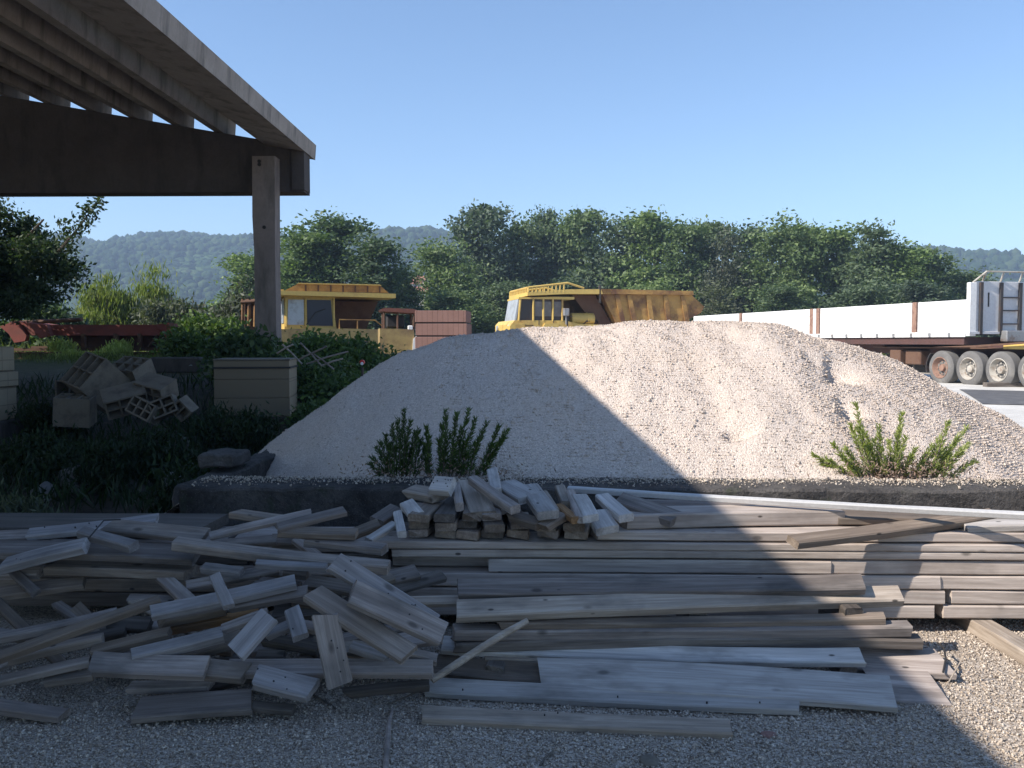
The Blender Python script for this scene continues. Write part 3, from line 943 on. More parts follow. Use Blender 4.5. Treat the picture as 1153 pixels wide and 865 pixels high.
def from_px(rec, group, seed):
    name, x1, y1, x2, y2, wpx, t, dz1, dz2, tilt, mat, label, ex = rec
    if ex.get('abs'):
        A, B = atZ(x1, y1, dz1), atZ(x2, y2, dz2)
    else:
        A, B = atZ(x1, y1, heapZ(y1) + dz1), atZ(x2, y2, heapZ(y2) + dz2)
    nrm = Vector((ex.get('side', 0) * 0.6, -math.sin(R(tilt)), math.cos(R(tilt))))
    a = (B - A).normalized()
    wd = nrm.cross(a).normalized()
    c = (A + B) / 2
    p0, p1, q0, q1 = proj(A), proj(B), proj(c - wd * .05), proj(c + wd * .05)
    dl = (p1 - p0).normalized()
    dq = q1 - q0
    perp = abs(dq.x * dl.y - dq.y * dl.x) / 0.1
    w = max(ex.get('wmin', 0.05), min(ex.get('wmax', 0.30), wpx / max(perp, 1)))
    cat = {'board': 'board', 'batten': 'batten', 'wooden_block': 'wood block', 'post': 'post', 'pole': 'pole', 'sheet_board': 'board', 'stick': 'stick', 'timber_beam': 'beam'}[name]
    o, a, wd, n2, w, t = put_plank(name, A, B, w, t, nrm, mat, label, cat, group, seed, rounded=ex.get('rounded'))
    if ex.get('nails'): nails_on(o, a, ex['nails'], (B - A).length, w, seed, n2, A, wd, t)
    return o


for i, rec in enumerate(HP): from_px(rec, HEAP, 100 + i)

rf = random.Random(77)
FILL = 'half buried boards in the scrap heap'
for k in range(46):
    px = rf.uniform(-20, 470); py = rf.uniform(640, 772)
    if px < 110 and py > 735: continue
    an = rf.choice((rf.uniform(-.5, .15), rf.uniform(-.35, .0), rf.uniform(.2, .8)))
    ln = rf.uniform(50, 130)
    rec = ('board', px - ln / 2 * math.cos(an), py - ln / 2 * math.sin(an), px + ln / 2 * math.cos(an), py + ln / 2 * math.sin(an), rf.uniform(8, 17), rf.uniform(.025, .04),
           rf.uniform(-.07, -.01), rf.uniform(-.07, -.01), rf.uniform(15, 40), rf.choice(('grey', 'brown', 'dark', 'grey', 'tan')), 'broken board half buried under the others in the scrap heap', {})
    from_px(rec, FILL, 2500 + k)

CP = [
 ('board', 462, 549, 494, 555, 11, .05, .72, .72, 20, 'tan', 'tan board end at the upper left of the offcut pile, under the white nailed block', {}),
 ('wooden_block', 485, 543, 508, 545, 17, .05, .78, .78, 40, 'pale', 'white block studded with nails, perched at the top left of the offcut pile', dict(nails=7)),
 ('batten', 513, 543, 517, 566, 8, .05, .74, .70, 40, 'grey', 'grey batten on edge between the white nailed block and the broad tilted board', {}),
 ('board', 528, 540, 544, 576, 26, .045, .74, .66, 30, 'tan', 'broad tan board tilted towards the viewer near the middle of the offcut pile', {}),
 ('board', 532, 536, 580, 569, 9, .05, .80, .72, 20, 'grey', 'long grey batten-like board on edge sliding right from the broad tan board', {}),
 ('post', 554, 527, 558, 550, 13, .05, .80, .74, 60, 'pale', 'white post stub, highest of the offcuts', {}),
 ('board', 568, 542, 596, 558, 18, .04, .74, .72, 25, 'pale', 'white square-cut board right of the white post stub', {}),
 ('board', 595, 545, 617, 575, 20, .05, .74, .70, 30, 'pale', 'long white board pointing at the viewer right of the square-cut one', {}),
 ('batten', 611, 552, 625, 573, 7, .04, .72, .68, 30, 'tan', 'thin tan batten hugging the right side of the long white board', {}),
 ('board', 552, 561, 571, 569, 11, .045, .67, .67, 30, 'tan', 'tan offcut below the white post stub', {}),
 ('board', 575, 577, 608, 587, 9, .045, .66, .64, 20, 'brown', 'brown offcut lying below the square-cut white board', {}),
 ('batten', 630, 546, 638, 564, 11, .05, .74, .70, 45, 'tan', 'upright tan stub, left leg of the open gable shape in the offcuts', {}),
 ('batten', 642, 551, 653, 582, 9, .04, .74, .66, 30, 'grey', 'grey batten, right leg of the open gable shape in the offcuts', {}),
 ('board', 652, 556, 665, 580, 17, .045, .73, .67, 30, 'pale', 'pale board leaning on the right leg of the open gable shape', {}),
 ('board', 678, 556, 705, 579, 13, .045, .72, .68, 28, 'pale', 'white board with a sharp corner sloping right at the end of the offcut pile', {}),
 ('board', 672, 574, 684, 593, 24, .045, .67, .62, 22, 'pale', 'wide white board end hanging over the stack at the right of the offcuts', {}),
 ('batten', 629, 567, 648, 582, 6, .04, .68, .66, 20, 'orange', 'orange batten lying inside the open gable shape', {}),
 ('batten', 612, 590, 634, 577, 9, .045, .63, .66, 20, 'brown', 'brown batten end left of the orange one', {}),
 ('board', 424, 584, 446, 570, 13, .04, .60, .64, 35, 'grey', 'grey board leaning up at the left end of the offcut pile', {}),
 ('board', 398, 598, 426, 587, 9, .04, .56, .60, 25, 'brown', 'brown board below the leaning grey one at the left of the offcuts', {}),
 ('batten', 415, 606, 444, 588, 6, .03, .56, .61, 25, 'pale', 'thin white-sided batten propped against the offcut pile at its left', {}),
 ('batten', 447, 575, 452, 598, 10, .04, .64, .60, 40, 'pale', 'short pale batten on end left of the beam ends', {}),
 ('board', 457, 564, 469, 578, 16, .04, .68, .65, 35, 'pale', 'pale board end sticking out above the leftmost beam ends', {}),
 ('board', 700, 560, 762, 581, 14, .05, .70, .63, 14, 'grey', 'grey board lying askew from the offcuts onto the thick beam', {}),
]
for i, rec in enumerate(CP):
    rec[-1]['abs'] = True
    from_px(rec, TOP, 300 + i)

# end-on beams beneath the offcuts
row_y = [(584, .652), (594, .602), (605, .552)]
colx = [468, 500, 528, 556, 585, 616, 646]
k = 0
names_c = ['leftmost', 'second', 'third', 'middle', 'fifth', 'sixth', 'rightmost']
for ri, (py, z) in enumerate(row_y):
    for ci, px in enumerate(colx):
        if (ri, ci) in ((0, 6), (0, 5), (0, 4)): continue
        rr = random.Random(900 + k)
        A = Vector(((px + rr.uniform(-3, 3) - 600) / 1000 * 4.86, 4.86 + rr.uniform(-.05, .06), z)); B = A + Vector((rr.uniform(-.12, .12), 0.55, 0))
        lab = 'beam end in the %s row under the offcuts, %s of its row from the left' % (['top', 'middle', 'bottom'][ri], names_c[ci])
        put_plank('timber_beam', A, B, rr.uniform(.105, .13), .046, Vector((rr.uniform(-.05, .05), 0, 1)),
                  ['brown', 'grey', 'dark', 'tan', 'brown'][(ri * 3 + ci * 2) % 5], lab, 'beam', ENDS, 900 + k)
        k += 1

# the long stack along the wall
SY = 4.85
def sx(px): return (px - 600) / 1000 * SY
rows = [  # z0, z1, segments (px), material
 (.499, .557, [(668, 1230)], 'stack'),
 (.450, .498, [(418, 1230)], 'stack'),
 (.401, .449, [(436, 1230)], 'stack'),
 (.320, .400, [(432, 546), (549, 938), (941, 1230)], 'stack'),
 (.239, .319, [(420, 1054), (1058, 1230)], 'stack'),
 (.158, .238, [(432, 1064), (1067, 1230)], 'stack'),
 (.080, .157, [(425, 1060), (1063, 1230)], 'stack'),
]
ordn = ['top', 'second', 'third', 'fourth', 'fifth', 'sixth', 'bottom']
seed = 1200
for ri, (z0, z1, segs, mt) in enumerate(rows):
    for si, (a, c) in enumerate(segs):
        rr = random.Random(seed); seed += 1
        yj = rr.uniform(-.012, .012) + (0.12 if (ri == 3 and si == 0) else 0)
        A = Vector((sx(a), SY + .15 + yj, z1)); B = Vector((sx(c), SY + .15 + yj + rr.uniform(-.01, .01), z1))
        if len(segs) == 1: lab = 'long front timber in the %s course of the stack along the wall' % ordn[ri]
        else:
            where = ['left', 'right'][si] if len(segs) == 2 else ['set-back left', 'middle', 'right'][si]
            lab = '%s front timber in the %s course of the stack along the wall' % (where, ordn[ri])
        put_plank('timber_beam', A, B, .29, z1 - z0 - .006, Vector((0, 0, 1)), mt, lab, 'beam', STACK, seed, warp=0.12)
put_plank('timber_beam', Vector((sx(668), SY + .44, .556)), Vector((sx(1230), SY + .44, .556)), .27, .06, Vector((0, 0, 1)), 'pale', 'pale timber behind the front one on top of the stack', 'beam', STACK, 1300, warp=.1)
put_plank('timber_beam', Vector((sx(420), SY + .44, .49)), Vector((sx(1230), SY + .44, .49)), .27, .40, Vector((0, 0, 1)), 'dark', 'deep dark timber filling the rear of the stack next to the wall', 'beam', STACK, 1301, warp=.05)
# things lying on the stack at the right
def fpx(name, x1, y1, z1, x2, y2, z2, wpx, t, tilt, mat, label, cat, group=None, seed=0, **ex):
    rec = (name, x1, y1, x2, y2, wpx, t, z1, z2, tilt, mat, label, dict(abs=True, **ex))
    return from_px(rec, group, seed)
b = MB()
A, B = atZ(640, 548, .70), atZ(1190, 579, .70)
put_plank('metal_bar', A, B, .036, .036, Vector((0, -.3, 1)), 'alu', 'long thin white bar lying across the stack right in front of the wall', 'bar', None, 1400, warp=.3)
fpx('timber_beam', 698, 576, .638, 940, 572, .638, 9, .08, 0, 'stack', 'thick grey beam lying on the stack, its sawn right end halfway along', 'beam', TOP, 1401, wmin=.12)
fpx('board', 935, 578, .605, 1068, 580, .605, 10, .04, 0, 'brown', 'brown board continuing right behind the thick grey beam', 'board', TOP, 1402, wmin=.12)
fpx('timber_beam', 893, 606, .578, 1120, 576, .64, 11, .045, 18, 'brown', 'reddish-brown plank laid slanting on the stack at the right', 'beam', TOP, 1403)
fpx('board', 1080, 586, .60, 1220, 583, .62, 14, .04, 5, 'pale', 'pale board under the raised end of the slanting reddish-brown plank', 'board', TOP, 1404)
fpx('board', 720, 566, .60, 900, 567, .60, 8, .04, 0, 'grey', 'grey board between the thick beam and the long white bar', 'board', TOP, 1405, wmin=.1)

# boards in front
FP = [
 ('board', 516, 660, 972, 654, 18, .045, .40, .40, 25, 'grey', 'grey board with a tan right end, uppermost of the boards in front of the stack', {}),
 ('board', 514, 684, 1015, 667, 19, .05, .335, .335, 28, 'tan', 'tan-edged board with a dark right tip, second from the top in front of the stack', {}),
 ('board', 560, 697, 996, 692, 8, .04, .27, .27, 10, 'brown', 'narrow brown-edged board, third from the top in front of the stack', {}),
 ('board', 510, 706, 1024, 702, 9, .055, .23, .23, 8, 'grey', 'thick grey board with a sunlit right end, fourth down in front of the stack', {}),
 ('board', 512, 721, 1036, 717, 9, .05, .165, .165, 6, 'dark', 'dark board directly beneath the thick sunlit-ended one', {}),
 ('board', 498, 723, 971, 737, 17, .035, .145, .145, 24, 'pale', 'pale board with a split left end, in the middle of the front boards', dict(nails=3)),
 ('board', 545, 737, 700, 742, 8, .03, .10, .10, 15, 'tan', 'splintered tan strip under the split left end of the pale board', {}),
 ('board', 483, 745, 616, 757, 22, .03, .07, .07, 18, 'brown', 'dark brown stained board showing behind the round stick', {}),
 ('board', 480, 770, 900, 790, 18, .035, .055, .055, 16, 'pale', 'long pale narrow board, nearer of the two flat front ones, beginning under the stick', dict(nails=4)),
 ('board', 608, 757, 1006, 778, 36, .035, .085, .085, 22, 'pale', 'widest pale board, with nail marks, at the front of the long boards', dict(nails=10)),
 ('board', 475, 801, 823, 817, 17, .04, .042, .042, 14, 'tan', 'frontmost tan board lying alone on the gravel, nearest the viewer', dict(nails=2)),
 ('board', 955, 738, 1064, 744, 28, .035, .075, .075, 14, 'grey', 'grey board with a sunlit right end lying beyond the widest board', {}),
 ('board', 985, 770, 1058, 774, 36, .03, .035, .035, 10, 'grey', 'grey board flat on the gravel with its corner in the shadow edge', dict(wmax=.4)),
 ('board', 560, 752, 640, 757, 12, .03, .05, .05, 14, 'dark', 'dark board in the gap left of the widest board', {}),
]
for i, rec in enumerate(FP):
    rec[-1]['abs'] = True
    from_px(rec, FRONT, 1500 + i)
# supports beneath them
for i, (px, z) in enumerate(((560, .0), (760, .0), (930, .0))):
    p = atZ(px, 745, 0)
    A = Vector((p.x, 4.10, .085)); B = Vector((p.x + .05, 4.7, .085))
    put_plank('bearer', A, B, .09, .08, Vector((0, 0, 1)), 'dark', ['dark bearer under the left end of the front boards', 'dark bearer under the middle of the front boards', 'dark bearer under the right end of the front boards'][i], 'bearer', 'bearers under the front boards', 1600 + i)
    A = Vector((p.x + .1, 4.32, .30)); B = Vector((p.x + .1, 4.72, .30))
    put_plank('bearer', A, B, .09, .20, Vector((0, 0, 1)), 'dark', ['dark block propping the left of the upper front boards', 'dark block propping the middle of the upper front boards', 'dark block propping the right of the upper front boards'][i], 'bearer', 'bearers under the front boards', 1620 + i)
# bearers under the stack
A, B = atZ(1104, 697, .078), atZ(1200, 752, .078)
put_plank('bearer', A + (A - B).normalized() * .5, B, .12, .078, Vector((0, 0, 1)), 'tan', 'sunlit squared bearer sticking out from under the stack at the right', 'bearer', 'bearers under the stack', 1650)
for i, px in enumerate((470, 700, 900)):
    A = Vector((sx(px), SY + .02, .077)); B = Vector((sx(px), SY + .6, .077))
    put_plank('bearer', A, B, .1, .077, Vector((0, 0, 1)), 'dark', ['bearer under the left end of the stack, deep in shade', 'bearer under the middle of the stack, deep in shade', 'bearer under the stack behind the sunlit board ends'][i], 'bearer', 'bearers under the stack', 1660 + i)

# left stack behind the heap
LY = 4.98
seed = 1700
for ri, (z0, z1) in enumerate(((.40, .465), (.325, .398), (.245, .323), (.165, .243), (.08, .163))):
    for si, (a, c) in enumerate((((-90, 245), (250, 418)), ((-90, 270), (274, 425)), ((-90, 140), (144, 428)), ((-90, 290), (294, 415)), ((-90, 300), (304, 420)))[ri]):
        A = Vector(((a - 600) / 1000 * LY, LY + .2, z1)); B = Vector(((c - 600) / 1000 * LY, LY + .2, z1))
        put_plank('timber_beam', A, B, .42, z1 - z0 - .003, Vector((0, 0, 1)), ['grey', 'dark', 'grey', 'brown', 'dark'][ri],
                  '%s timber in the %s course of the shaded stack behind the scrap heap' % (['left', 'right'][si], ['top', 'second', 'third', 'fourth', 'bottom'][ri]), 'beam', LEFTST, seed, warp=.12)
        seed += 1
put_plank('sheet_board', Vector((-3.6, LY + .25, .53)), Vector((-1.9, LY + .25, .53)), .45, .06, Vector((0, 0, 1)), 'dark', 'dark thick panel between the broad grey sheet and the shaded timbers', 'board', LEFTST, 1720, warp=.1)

# sticks, twig, wire, stones on the yard
def stick(pts, r, mat, label, cat, name='stick'):
    b = MB(); b.tube(pts, r, 7)
    return tag(b.build(name, M[mat], smooth=True), label, cat)
P0, P1 = atZ(486, 766, .10), atZ(594, 699, .30)
mid = (P0 + P1) / 2 + Vector((0, 0, .008))
stick([P0, P0.lerp(mid, .5), mid, mid.lerp(P1, .5) + Vector((0, .004, .002)), P1], [.016, .018, .017, .018, .015], 'tan', 'round peeled stick propped diagonally against the front boards', 'stick')
q = [atZ(433, 880, .012), atZ(436, 840, .02), atZ(438, 815, .018), atZ(442, 798, .012)]
stick(q, [.010, .013, .010, .006], 'grey', 'weathered grey stick on the gravel at the bottom, pointing at the heap', 'stick')
stick([atZ(352, 782, .01), atZ(366, 790, .008), atZ(378, 798, .006)], .005, 'bark', 'short black twig on the gravel below the wide nail-marked board', 'twig', 'twig')
stick([atZ(436, 793, .006), atZ(452, 787, .03), atZ(470, 779, .04)], .004, 'bark', 'thin dark twig on the gravel left of the frontmost tan board', 'twig', 'twig')
stick([atZ(608, 862, .004), atZ(614, 853, .012), atZ(623, 846, .008)], .004, 'bark', 'small dark twig at the bottom of the picture below the tan board', 'twig', 'twig')
stick([atZ(1066, 772, .01), atZ(1074, 758, .06), atZ(1086, 738, .14), atZ(1092, 732, .16)], .003, 'tan', 'dry straw stalk standing in the sun by the sunlit board end', 'stalk', 'stalk')
stick([atZ(1056, 724, .085), atZ(1063, 730, .09), atZ(1065, 742, .085), atZ(1062, 757, .06)], .005, 'black', 'bent black wire hanging around the sunlit board end', 'wire', 'wire')
stick([atZ(136, 585, .70), atZ(117, 586, .70), atZ(105, 600, .665), atZ(99, 607, .64)], .0035, 'black', 'thin black cord draped over the short grey-white block', 'cord', 'cord')


def rock(name, p, s, label, mat='stone', seed=0, cat='stone', group=None):
    bm = bmesh.new()
    bmesh.ops.create_icosphere(bm, subdivisions=3, radius=1)
    for v in bm.verts:
        n = v.co.normalized()
        k = 1 + 0.28 * mnoise.noise(n * 1.3 + Vector((seed * 3.1, 0, 0))) + 0.12 * mnoise.noise(n * 3.5 + Vector((0, seed * 1.7, 0)))
        v.co = Vector((n.x * s[0], n.y * s[1], max(n.z, -0.6) * s[2])) * k
    me = bpy.data.meshes.new(name); bm.to_mesh(me); bm.free()
    me.shade_smooth()
    o = link_mesh(name, me, M[mat])
    o.location = p; o.rotation_euler = (0, 0, seed * 1.3)
    return tag(o, label, cat, group)


for i, (px, py, s, lab) in enumerate([
    (52, 552, .12, 'dark rubble stone at the far left of the row on the shaded bank'), (78, 538, .15, 'grey-blue rubble stone, second from the left on the shaded bank'),
    (98, 540, .19, 'rough rubble stone in the middle of the shaded bank'), (120, 533, .14, 'smaller rubble stone right of the rough one on the shaded bank'),
    (152, 540, .17, 'rubble stone nearest the wall corner on the shaded bank'), (30, 520, .13, 'small half-buried stone above the rubble row at the left'), (200, 545, .15, 'broken concrete lump beside the end of the low wall')]):
    p = G(px, py + 12)
    rock('rubble_stone', p + Vector((0, 0, s * .5)), (s * 1.15, s * .9, s), lab, 'stone', i + 1, 'stone', 'rubble on the shaded bank')
rock('stone', atZ(731, 858, .0), (.05, .04, .018), 'pale flat stone on the gravel at the bottom, below the frontmost board', 'paleblock', 21)
rock('stone', atZ(865, 828, .0), (.035, .03, .014), 'small reddish stone on the gravel right of the frontmost board', 'redblock', 22)

# ------------------------------------------------------------------ vegetation
def leaves_mesh(name, pos, size, aspect=0.5, up=0.0, dirs=None):
    """one small pointed quad per leaf; dirs: long axis of each"""
    n = len(pos)
    if dirs is None:
        a = rng.normal(size=(n, 3)); a[:, 2] += up
    else: a = dirs + rng.normal(size=(n, 3)) * 0.25
    a /= np.linalg.norm(a, axis=1)[:, None]
    r = rng.normal(size=(n, 3))
    b_ = np.cross(a, r); b_ /= np.linalg.norm(b_, axis=1)[:, None]
    s = (size * rng.uniform(0.6, 1.3, n))[:, None]
    nrm = np.cross(a, b_)
    v = np.stack([pos - a * s, pos + b_ * s * aspect + nrm * s * .15, pos + a * s, pos - b_ * s * aspect + nrm * s * .15], 1).reshape(-1, 3)
    f = np.arange(4 * n).reshape(-1, 4)
    return np_mesh(name, v, f)


def crown_pts(lobes, nclump, nleaf, spread, rough=0.25, shell=0.55):
    """lobes: (x,y,z,rx,ry,rz); clumps of leaves near the skin of the lobes, some inside"""
    P = []
    vol = np.array([l[3] * l[4] * l[5] for l in lobes]) ** 0.67
    vol = vol / vol.sum()
    for k in range(nclump):
        l = lobes[rng.choice(len(lobes), p=vol)]
        d = rng.normal(size=3); d /= np.linalg.norm(d)
        rad = rng.uniform(shell, 1.0) * (1 + rough * rng.normal())
        c = np.array(l[:3]) + d * np.array(l[3:]) * rad
        m = int(nleaf * rng.uniform(.5, 1.5))
        sp = spread * rng.uniform(.6, 1.4)
        P.append(c + rng.normal(size=(m, 3)) * np.array([sp, sp, sp * .7]))
    return np.concatenate(P)


def trunk_mb(h, r, lean=0.0, limbs=(), seed=0):
    rr = random.Random(seed)
    b = MB()
    pts = [(lean * (i / 6) ** 1.5 + rr.uniform(-.06, .06) * (i > 0), rr.uniform(-.06, .06) * (i > 0), -0.2 + (h + .2) * i / 6) for i in range(7)]
    b.tube(pts, [r * (1.25 if i == 0 else 1 - .11 * i) for i in range(7)], 8)
    for (t, dx, dy, dz) in limbs:
        k = pts[int(t * 6)]
        q = [k, (k[0] + dx * .5, k[1] + dy * .5, k[2] + dz * .35), (k[0] + dx, k[1] + dy, k[2] + dz)]
        b.tube(q, [r * .5, r * .35, r * .12], 6)
    return b


def tree_variant(seed, h, rx, base, leaf, nclump=125, nleaf=105, lobes_n=11, spread=.40, lsize=.135):
    """returns crown mesh and trunk mesh for a tree of height h"""
    global rng
    old = rng; rng = np.random.default_rng(seed)
    rr = random.Random(seed)
    lobes = []
    for i in range(lobes_n):
        t = i / (lobes_n - 1)
        zc = base + (h - base) * (0.08 + 0.84 * t)
        w = rx * (0.55 + 0.6 * math.sin(math.pi * (0.12 + 0.80 * t))) * rr.uniform(.55, .85)
        a = rr.uniform(0, 6.28); off = rx * rr.uniform(.15, .6) * (1 - .6 * t)
        lobes.append((off * math.cos(a), off * math.sin(a), zc, w * .8, w * .8, w * .62))
    pts = crown_pts(lobes, nclump, nleaf, spread, .33)
    cm = leaves_mesh('crown', pts, lsize * np.ones(len(pts)), .55)
    cm.materials.append(leaf)
    limbs = [(rr.uniform(.3, .9), l[0] * .9, l[1] * .9, (l[2] - h * .35) * .5) for l in lobes[1::2]]
    tm = trunk_mb(h * .72, max(.10, h * .017), rr.uniform(-.5, .5), limbs, seed).mesh('trunk', True)
    tm.materials.append(M['bark'])
    rng = old
    return cm, tm


VAR = [tree_variant(11, 10, 2.6, 0.6, M['leaf_row']), tree_variant(12, 10, 2.2, 0.8, M['leaf_row'], lobes_n=8),
       tree_variant(13, 10, 2.9, 0.4, M['leaf_row'], lobes_n=11), tree_variant(14, 10, 2.3, 0.5, M['leaf_row_deep'], lobes_n=9),
       tree_variant(15, 10, 1.9, 1.0, M['leaf_olive'], nclump=70, nleaf=70)]


def tree(var, x, y, z, h, wid, rz, label, cat='tree', group=None, name='tree'):
    cm, tm = VAR[var]
    t = thing(name, (x, y, z), rz, label, cat, group)
    s = h / 10
    for nm, me in (('crown', cm), ('trunk', tm)):
        o = bpy.data.objects.new(nm, me); COL.objects.link(o); o.parent = t
        o.scale = (wid, wid, s)
    return t


ROWG = 'trees in the row behind the yard'
row = [  # px, top py, Y, width factor, variant, label
 (505, 268, 66, 1.0, 2, 'leafy tree at the left end of the row, beside the tallest tree'),
 (540, 232, 70, 1.25, 0, 'tallest tree of the row, left of the yellow dumper with the brown body'),
 (585, 240, 72, 1.1, 2, 'tall tree rising right behind the dumper cab with the railing'),
 (618, 236, 73, 1.0, 1, 'slender tall tree above the railing of the dumper canopy'),
 (655, 238, 72, 1.2, 0, 'hazy tree over the round tank of the dumper'),
 (697, 239, 70, 1.15, 2, 'tree over the front of the rusty brown dump body'),
 (735, 241, 68, 1.2, 0, 'bushy tree over the middle of the rusty brown dump body'),
 (775, 258, 66, 1.05, 3, 'dark tree over the rear end of the rusty brown dump body'),
 (794, 258, 69, 1.05, 0, 'tree filling the gap just right of the rusty dump body'),
 (812, 262, 64, .8, 4, 'thin olive tree with gaps, above the far end of the white trailer'),
 (845, 262, 66, 1.0, 3, 'dark tree above the first rusty post of the white trailer'),
 (872, 255, 63, 1.1, 2, 'tree just left of the middle posts of the white trailer'),
 (905, 262, 62, 1.0, 0, 'tree right above the middle posts of the white trailer'),
 (940, 264, 62, 1.1, 3, 'dark tree above the long middle side panel of the white trailer'),
 (972, 262, 60, 1.05, 1, 'round-topped tree above the last long panel of the white trailer'),
 (1004, 283, 60, .95, 3, 'lower dark tree above the last rusty post of the white trailer'),
 (1036, 287, 62, 1.05, 0, 'tree at the right of the row where the hill begins to show'),
 (1068, 306, 64, .9, 2, 'lowest tree of the row, just left of the trailer headboard'),
 (1098, 318, 75, .9, 3, 'small tree behind the railing of the trailer headboard'),
]
for i, (px, py, Y, wf, v, lab) in enumerate(row):
    x = (px - 600) / 1000 * Y
    z = terrain(x, Y) - .2
    h = 1.6 + (385 - py) / 1000 * Y - z
    tree(v, x, Y, z, h * (1.035 if i >= 7 else 0.985), wf * 1.12, i * 1.9, lab, 'tree', ROWG)
# lower growth closing the foot of the row
hed = [(520, 325, 60, 'low shrub under the left end of the tree row'), (568, 318, 62, 'shrub at the nose of the dumper with the railing'), (800, 318, 58, 'pale shrub at the rear of the rusty dump body'),
       (880, 322, 56, 'shrub behind the middle of the white trailer'), (960, 318, 55, 'shrub behind the last long panel of the white trailer'), (1030, 318, 55, 'shrub behind the near end of the white trailer'),
       (640, 315, 66, 'shrub behind the dumper tank'), (720, 318, 64, 'shrub behind the middle of the rusty dump body')]
for i, (px, py, Y, lab) in enumerate(hed):
    x = (px - 600) / 1000 * Y
    z = terrain(x, Y) - .2
    h = 1.6 + (385 - py) / 1000 * Y - z
    tree([2, 0, 4, 3, 2, 0, 3, 2][i], x, Y, z, h, .95, 2.2 * i, lab, 'shrub', 'shrubs under the tree row', 'shrub')
for i, (px, py, Y, wf, v, lab) in enumerate([
    (350, 258, 58, 1.15, 3, 'dark tree just right of the concrete column'), (385, 243, 60, 1.35, 3, 'broad dark tree above the canopy of the left dumper'),
    (425, 268, 58, 1.2, 3, 'dark tree sloping down at the right of the left dumper'), (278, 286, 62, 1.1, 0, 'lighter green tree just left of the concrete column'),
    (445, 300, 62, .8, 3, 'small dark tree next to the gap where the far houses show')]):
    x = (px - 600) / 1000 * Y
    z = terrain(x, Y) - .2
    tree(v, x, Y, z, (1.6 + (385 - py) / 1000 * Y - z) * 0.99, wf * 1.1, 1 + i, lab, 'tree', 'trees behind the left dumper')


def bush(name, px, py_top, Y, wpx, leaf, label, cat='bush', n=60, m=60, ls=.06, spread=.16, zbase=None, group=None, up=0.0, depth=1.0, aspect=.5, stems=5, shell=.3):
    x = (px - 600) / 1000 * Y
    z0 = terrain(x, Y) if zbase is None else zbase
    h = max(.16, 1.6 + (385 - py_top) / 1000 * Y - z0)
    w = wpx / 1000 * Y / 2
    t = thing(name, (x, Y, z0), 0, label, cat, group)
    lobes = []
    for k in range(6):
        a = rng.uniform(0, 6.28); q = rng.uniform(.1, .6)
        hh = h * rng.uniform(.45, .92)
        lobes.append((w * q * math.cos(a) * 1.2, w * depth * q * math.sin(a), hh * .55, w * rng.uniform(.45, .7), w * depth * rng.uniform(.4, .65), hh * .45))
    pts = crown_pts(lobes, n, m, spread, .12, shell)
    pts = pts[pts[:, 2] > 0.0]
    me = leaves_mesh('foliage', pts, ls * np.ones(len(pts)), aspect, up)
    link_mesh('foliage', me, leaf, t)
    b = MB()
    for k in range(stems):
        a = rng.uniform(0, 6.28); q = w * rng.uniform(.2, .7)
        b.tube([(q * .2 * math.cos(a), q * .2 * math.sin(a), -.05), (q * .5 * math.cos(a), q * .5 * math.sin(a), h * .4), (q * math.cos(a), q * math.sin(a), h * .66)], [.012 * h, .008 * h, .003 * h], 6)
    b.build('stem', M['bark'], t)
    return t


# bright shrubs beyond the red machinery
bush('reed_clump', 118, 292, 34, 70, M['leaf_bright'], 'bright yellow-green reed clump behind the red steel frames, left of the two', 'reeds', 150, 110, .13, .26, group='bright reed clumps', up=3.0, aspect=.16, shell=.1, zbase=.4)
bush('reed_clump', 160, 288, 35, 70, M['leaf_bright'], 'bright yellow-green reed clump behind the red steel frames, right of the two', 'reeds', 150, 110, .13, .26, group='bright reed clumps', up=3.0, aspect=.16, shell=.1, zbase=.4)
bush('willow_bush', 212, 292, 33, 86, M['leaf_olive'], 'grey-green willow bush right of the bright reeds', 'bush', 170, 110, .12, .24, zbase=.4, up=1.0, aspect=.32)
bush('willow_bush', 255, 302, 30, 66, M['leaf_olive'], 'darker grey-green willow bush against the concrete column', 'bush', 170, 110, .11, .22, zbase=.4, up=1.0, aspect=.35)
bush('bush', 282, 362, 14.9, 80, M['leaf_dark'], 'dark bush around the foot of the concrete column', 'bush', 80, 80, .07, .17)
bush('bush', 232, 350, 21, 80, M['leaf_dark'], 'dark bush between the red frames and the column', 'bush', 80, 80, .07, .17)
bush('bush', 205, 372, 18.5, 50, M['leaf_weed'], 'low bush beside the right end of the red frames', 'bush', 60, 60, .06, .14)
bush('bush', 352, 379, 17.0, 80, M['leaf_dark'], 'dark bush spreading in front of the left dumper cab', 'bush', 120, 90, .055, .15)
bush('bush', 402, 373, 17.5, 84, M['leaf_dark'], 'dark bush in front of the left dumper hood', 'bush', 110, 90, .055, .15)
bush('bush', 425, 384, 18.2, 60, M['leaf_dark'], 'dark bush between the left dumper hood and the gravel heap', 'bush', 90, 80, .055, .13)
bush('bush', 335, 398, 14.6, 110, M['leaf_dark'], 'dark bush carrying the broken pale trellis', 'bush', 120, 90, .05, .14)
bush('bush', 395, 405, 14.0, 90, M['leaf_dark'], 'dark bush at the left flank of the gravel heap', 'bush', 110, 90, .05, .14)
bush('bush', 352, 435, 12.0, 50, M['leaf_dark'], 'low dark bush between the pale block pallet and the gravel heap', 'bush', 70, 80, .045, .1)
bush('sapling', 346, 362, 18.5, 34, M['leaf_sunweed'], 'sunlit yellowish sapling crossing the left dumper windscreen', 'sapling', 26, 36, .05, .10, stems=3)
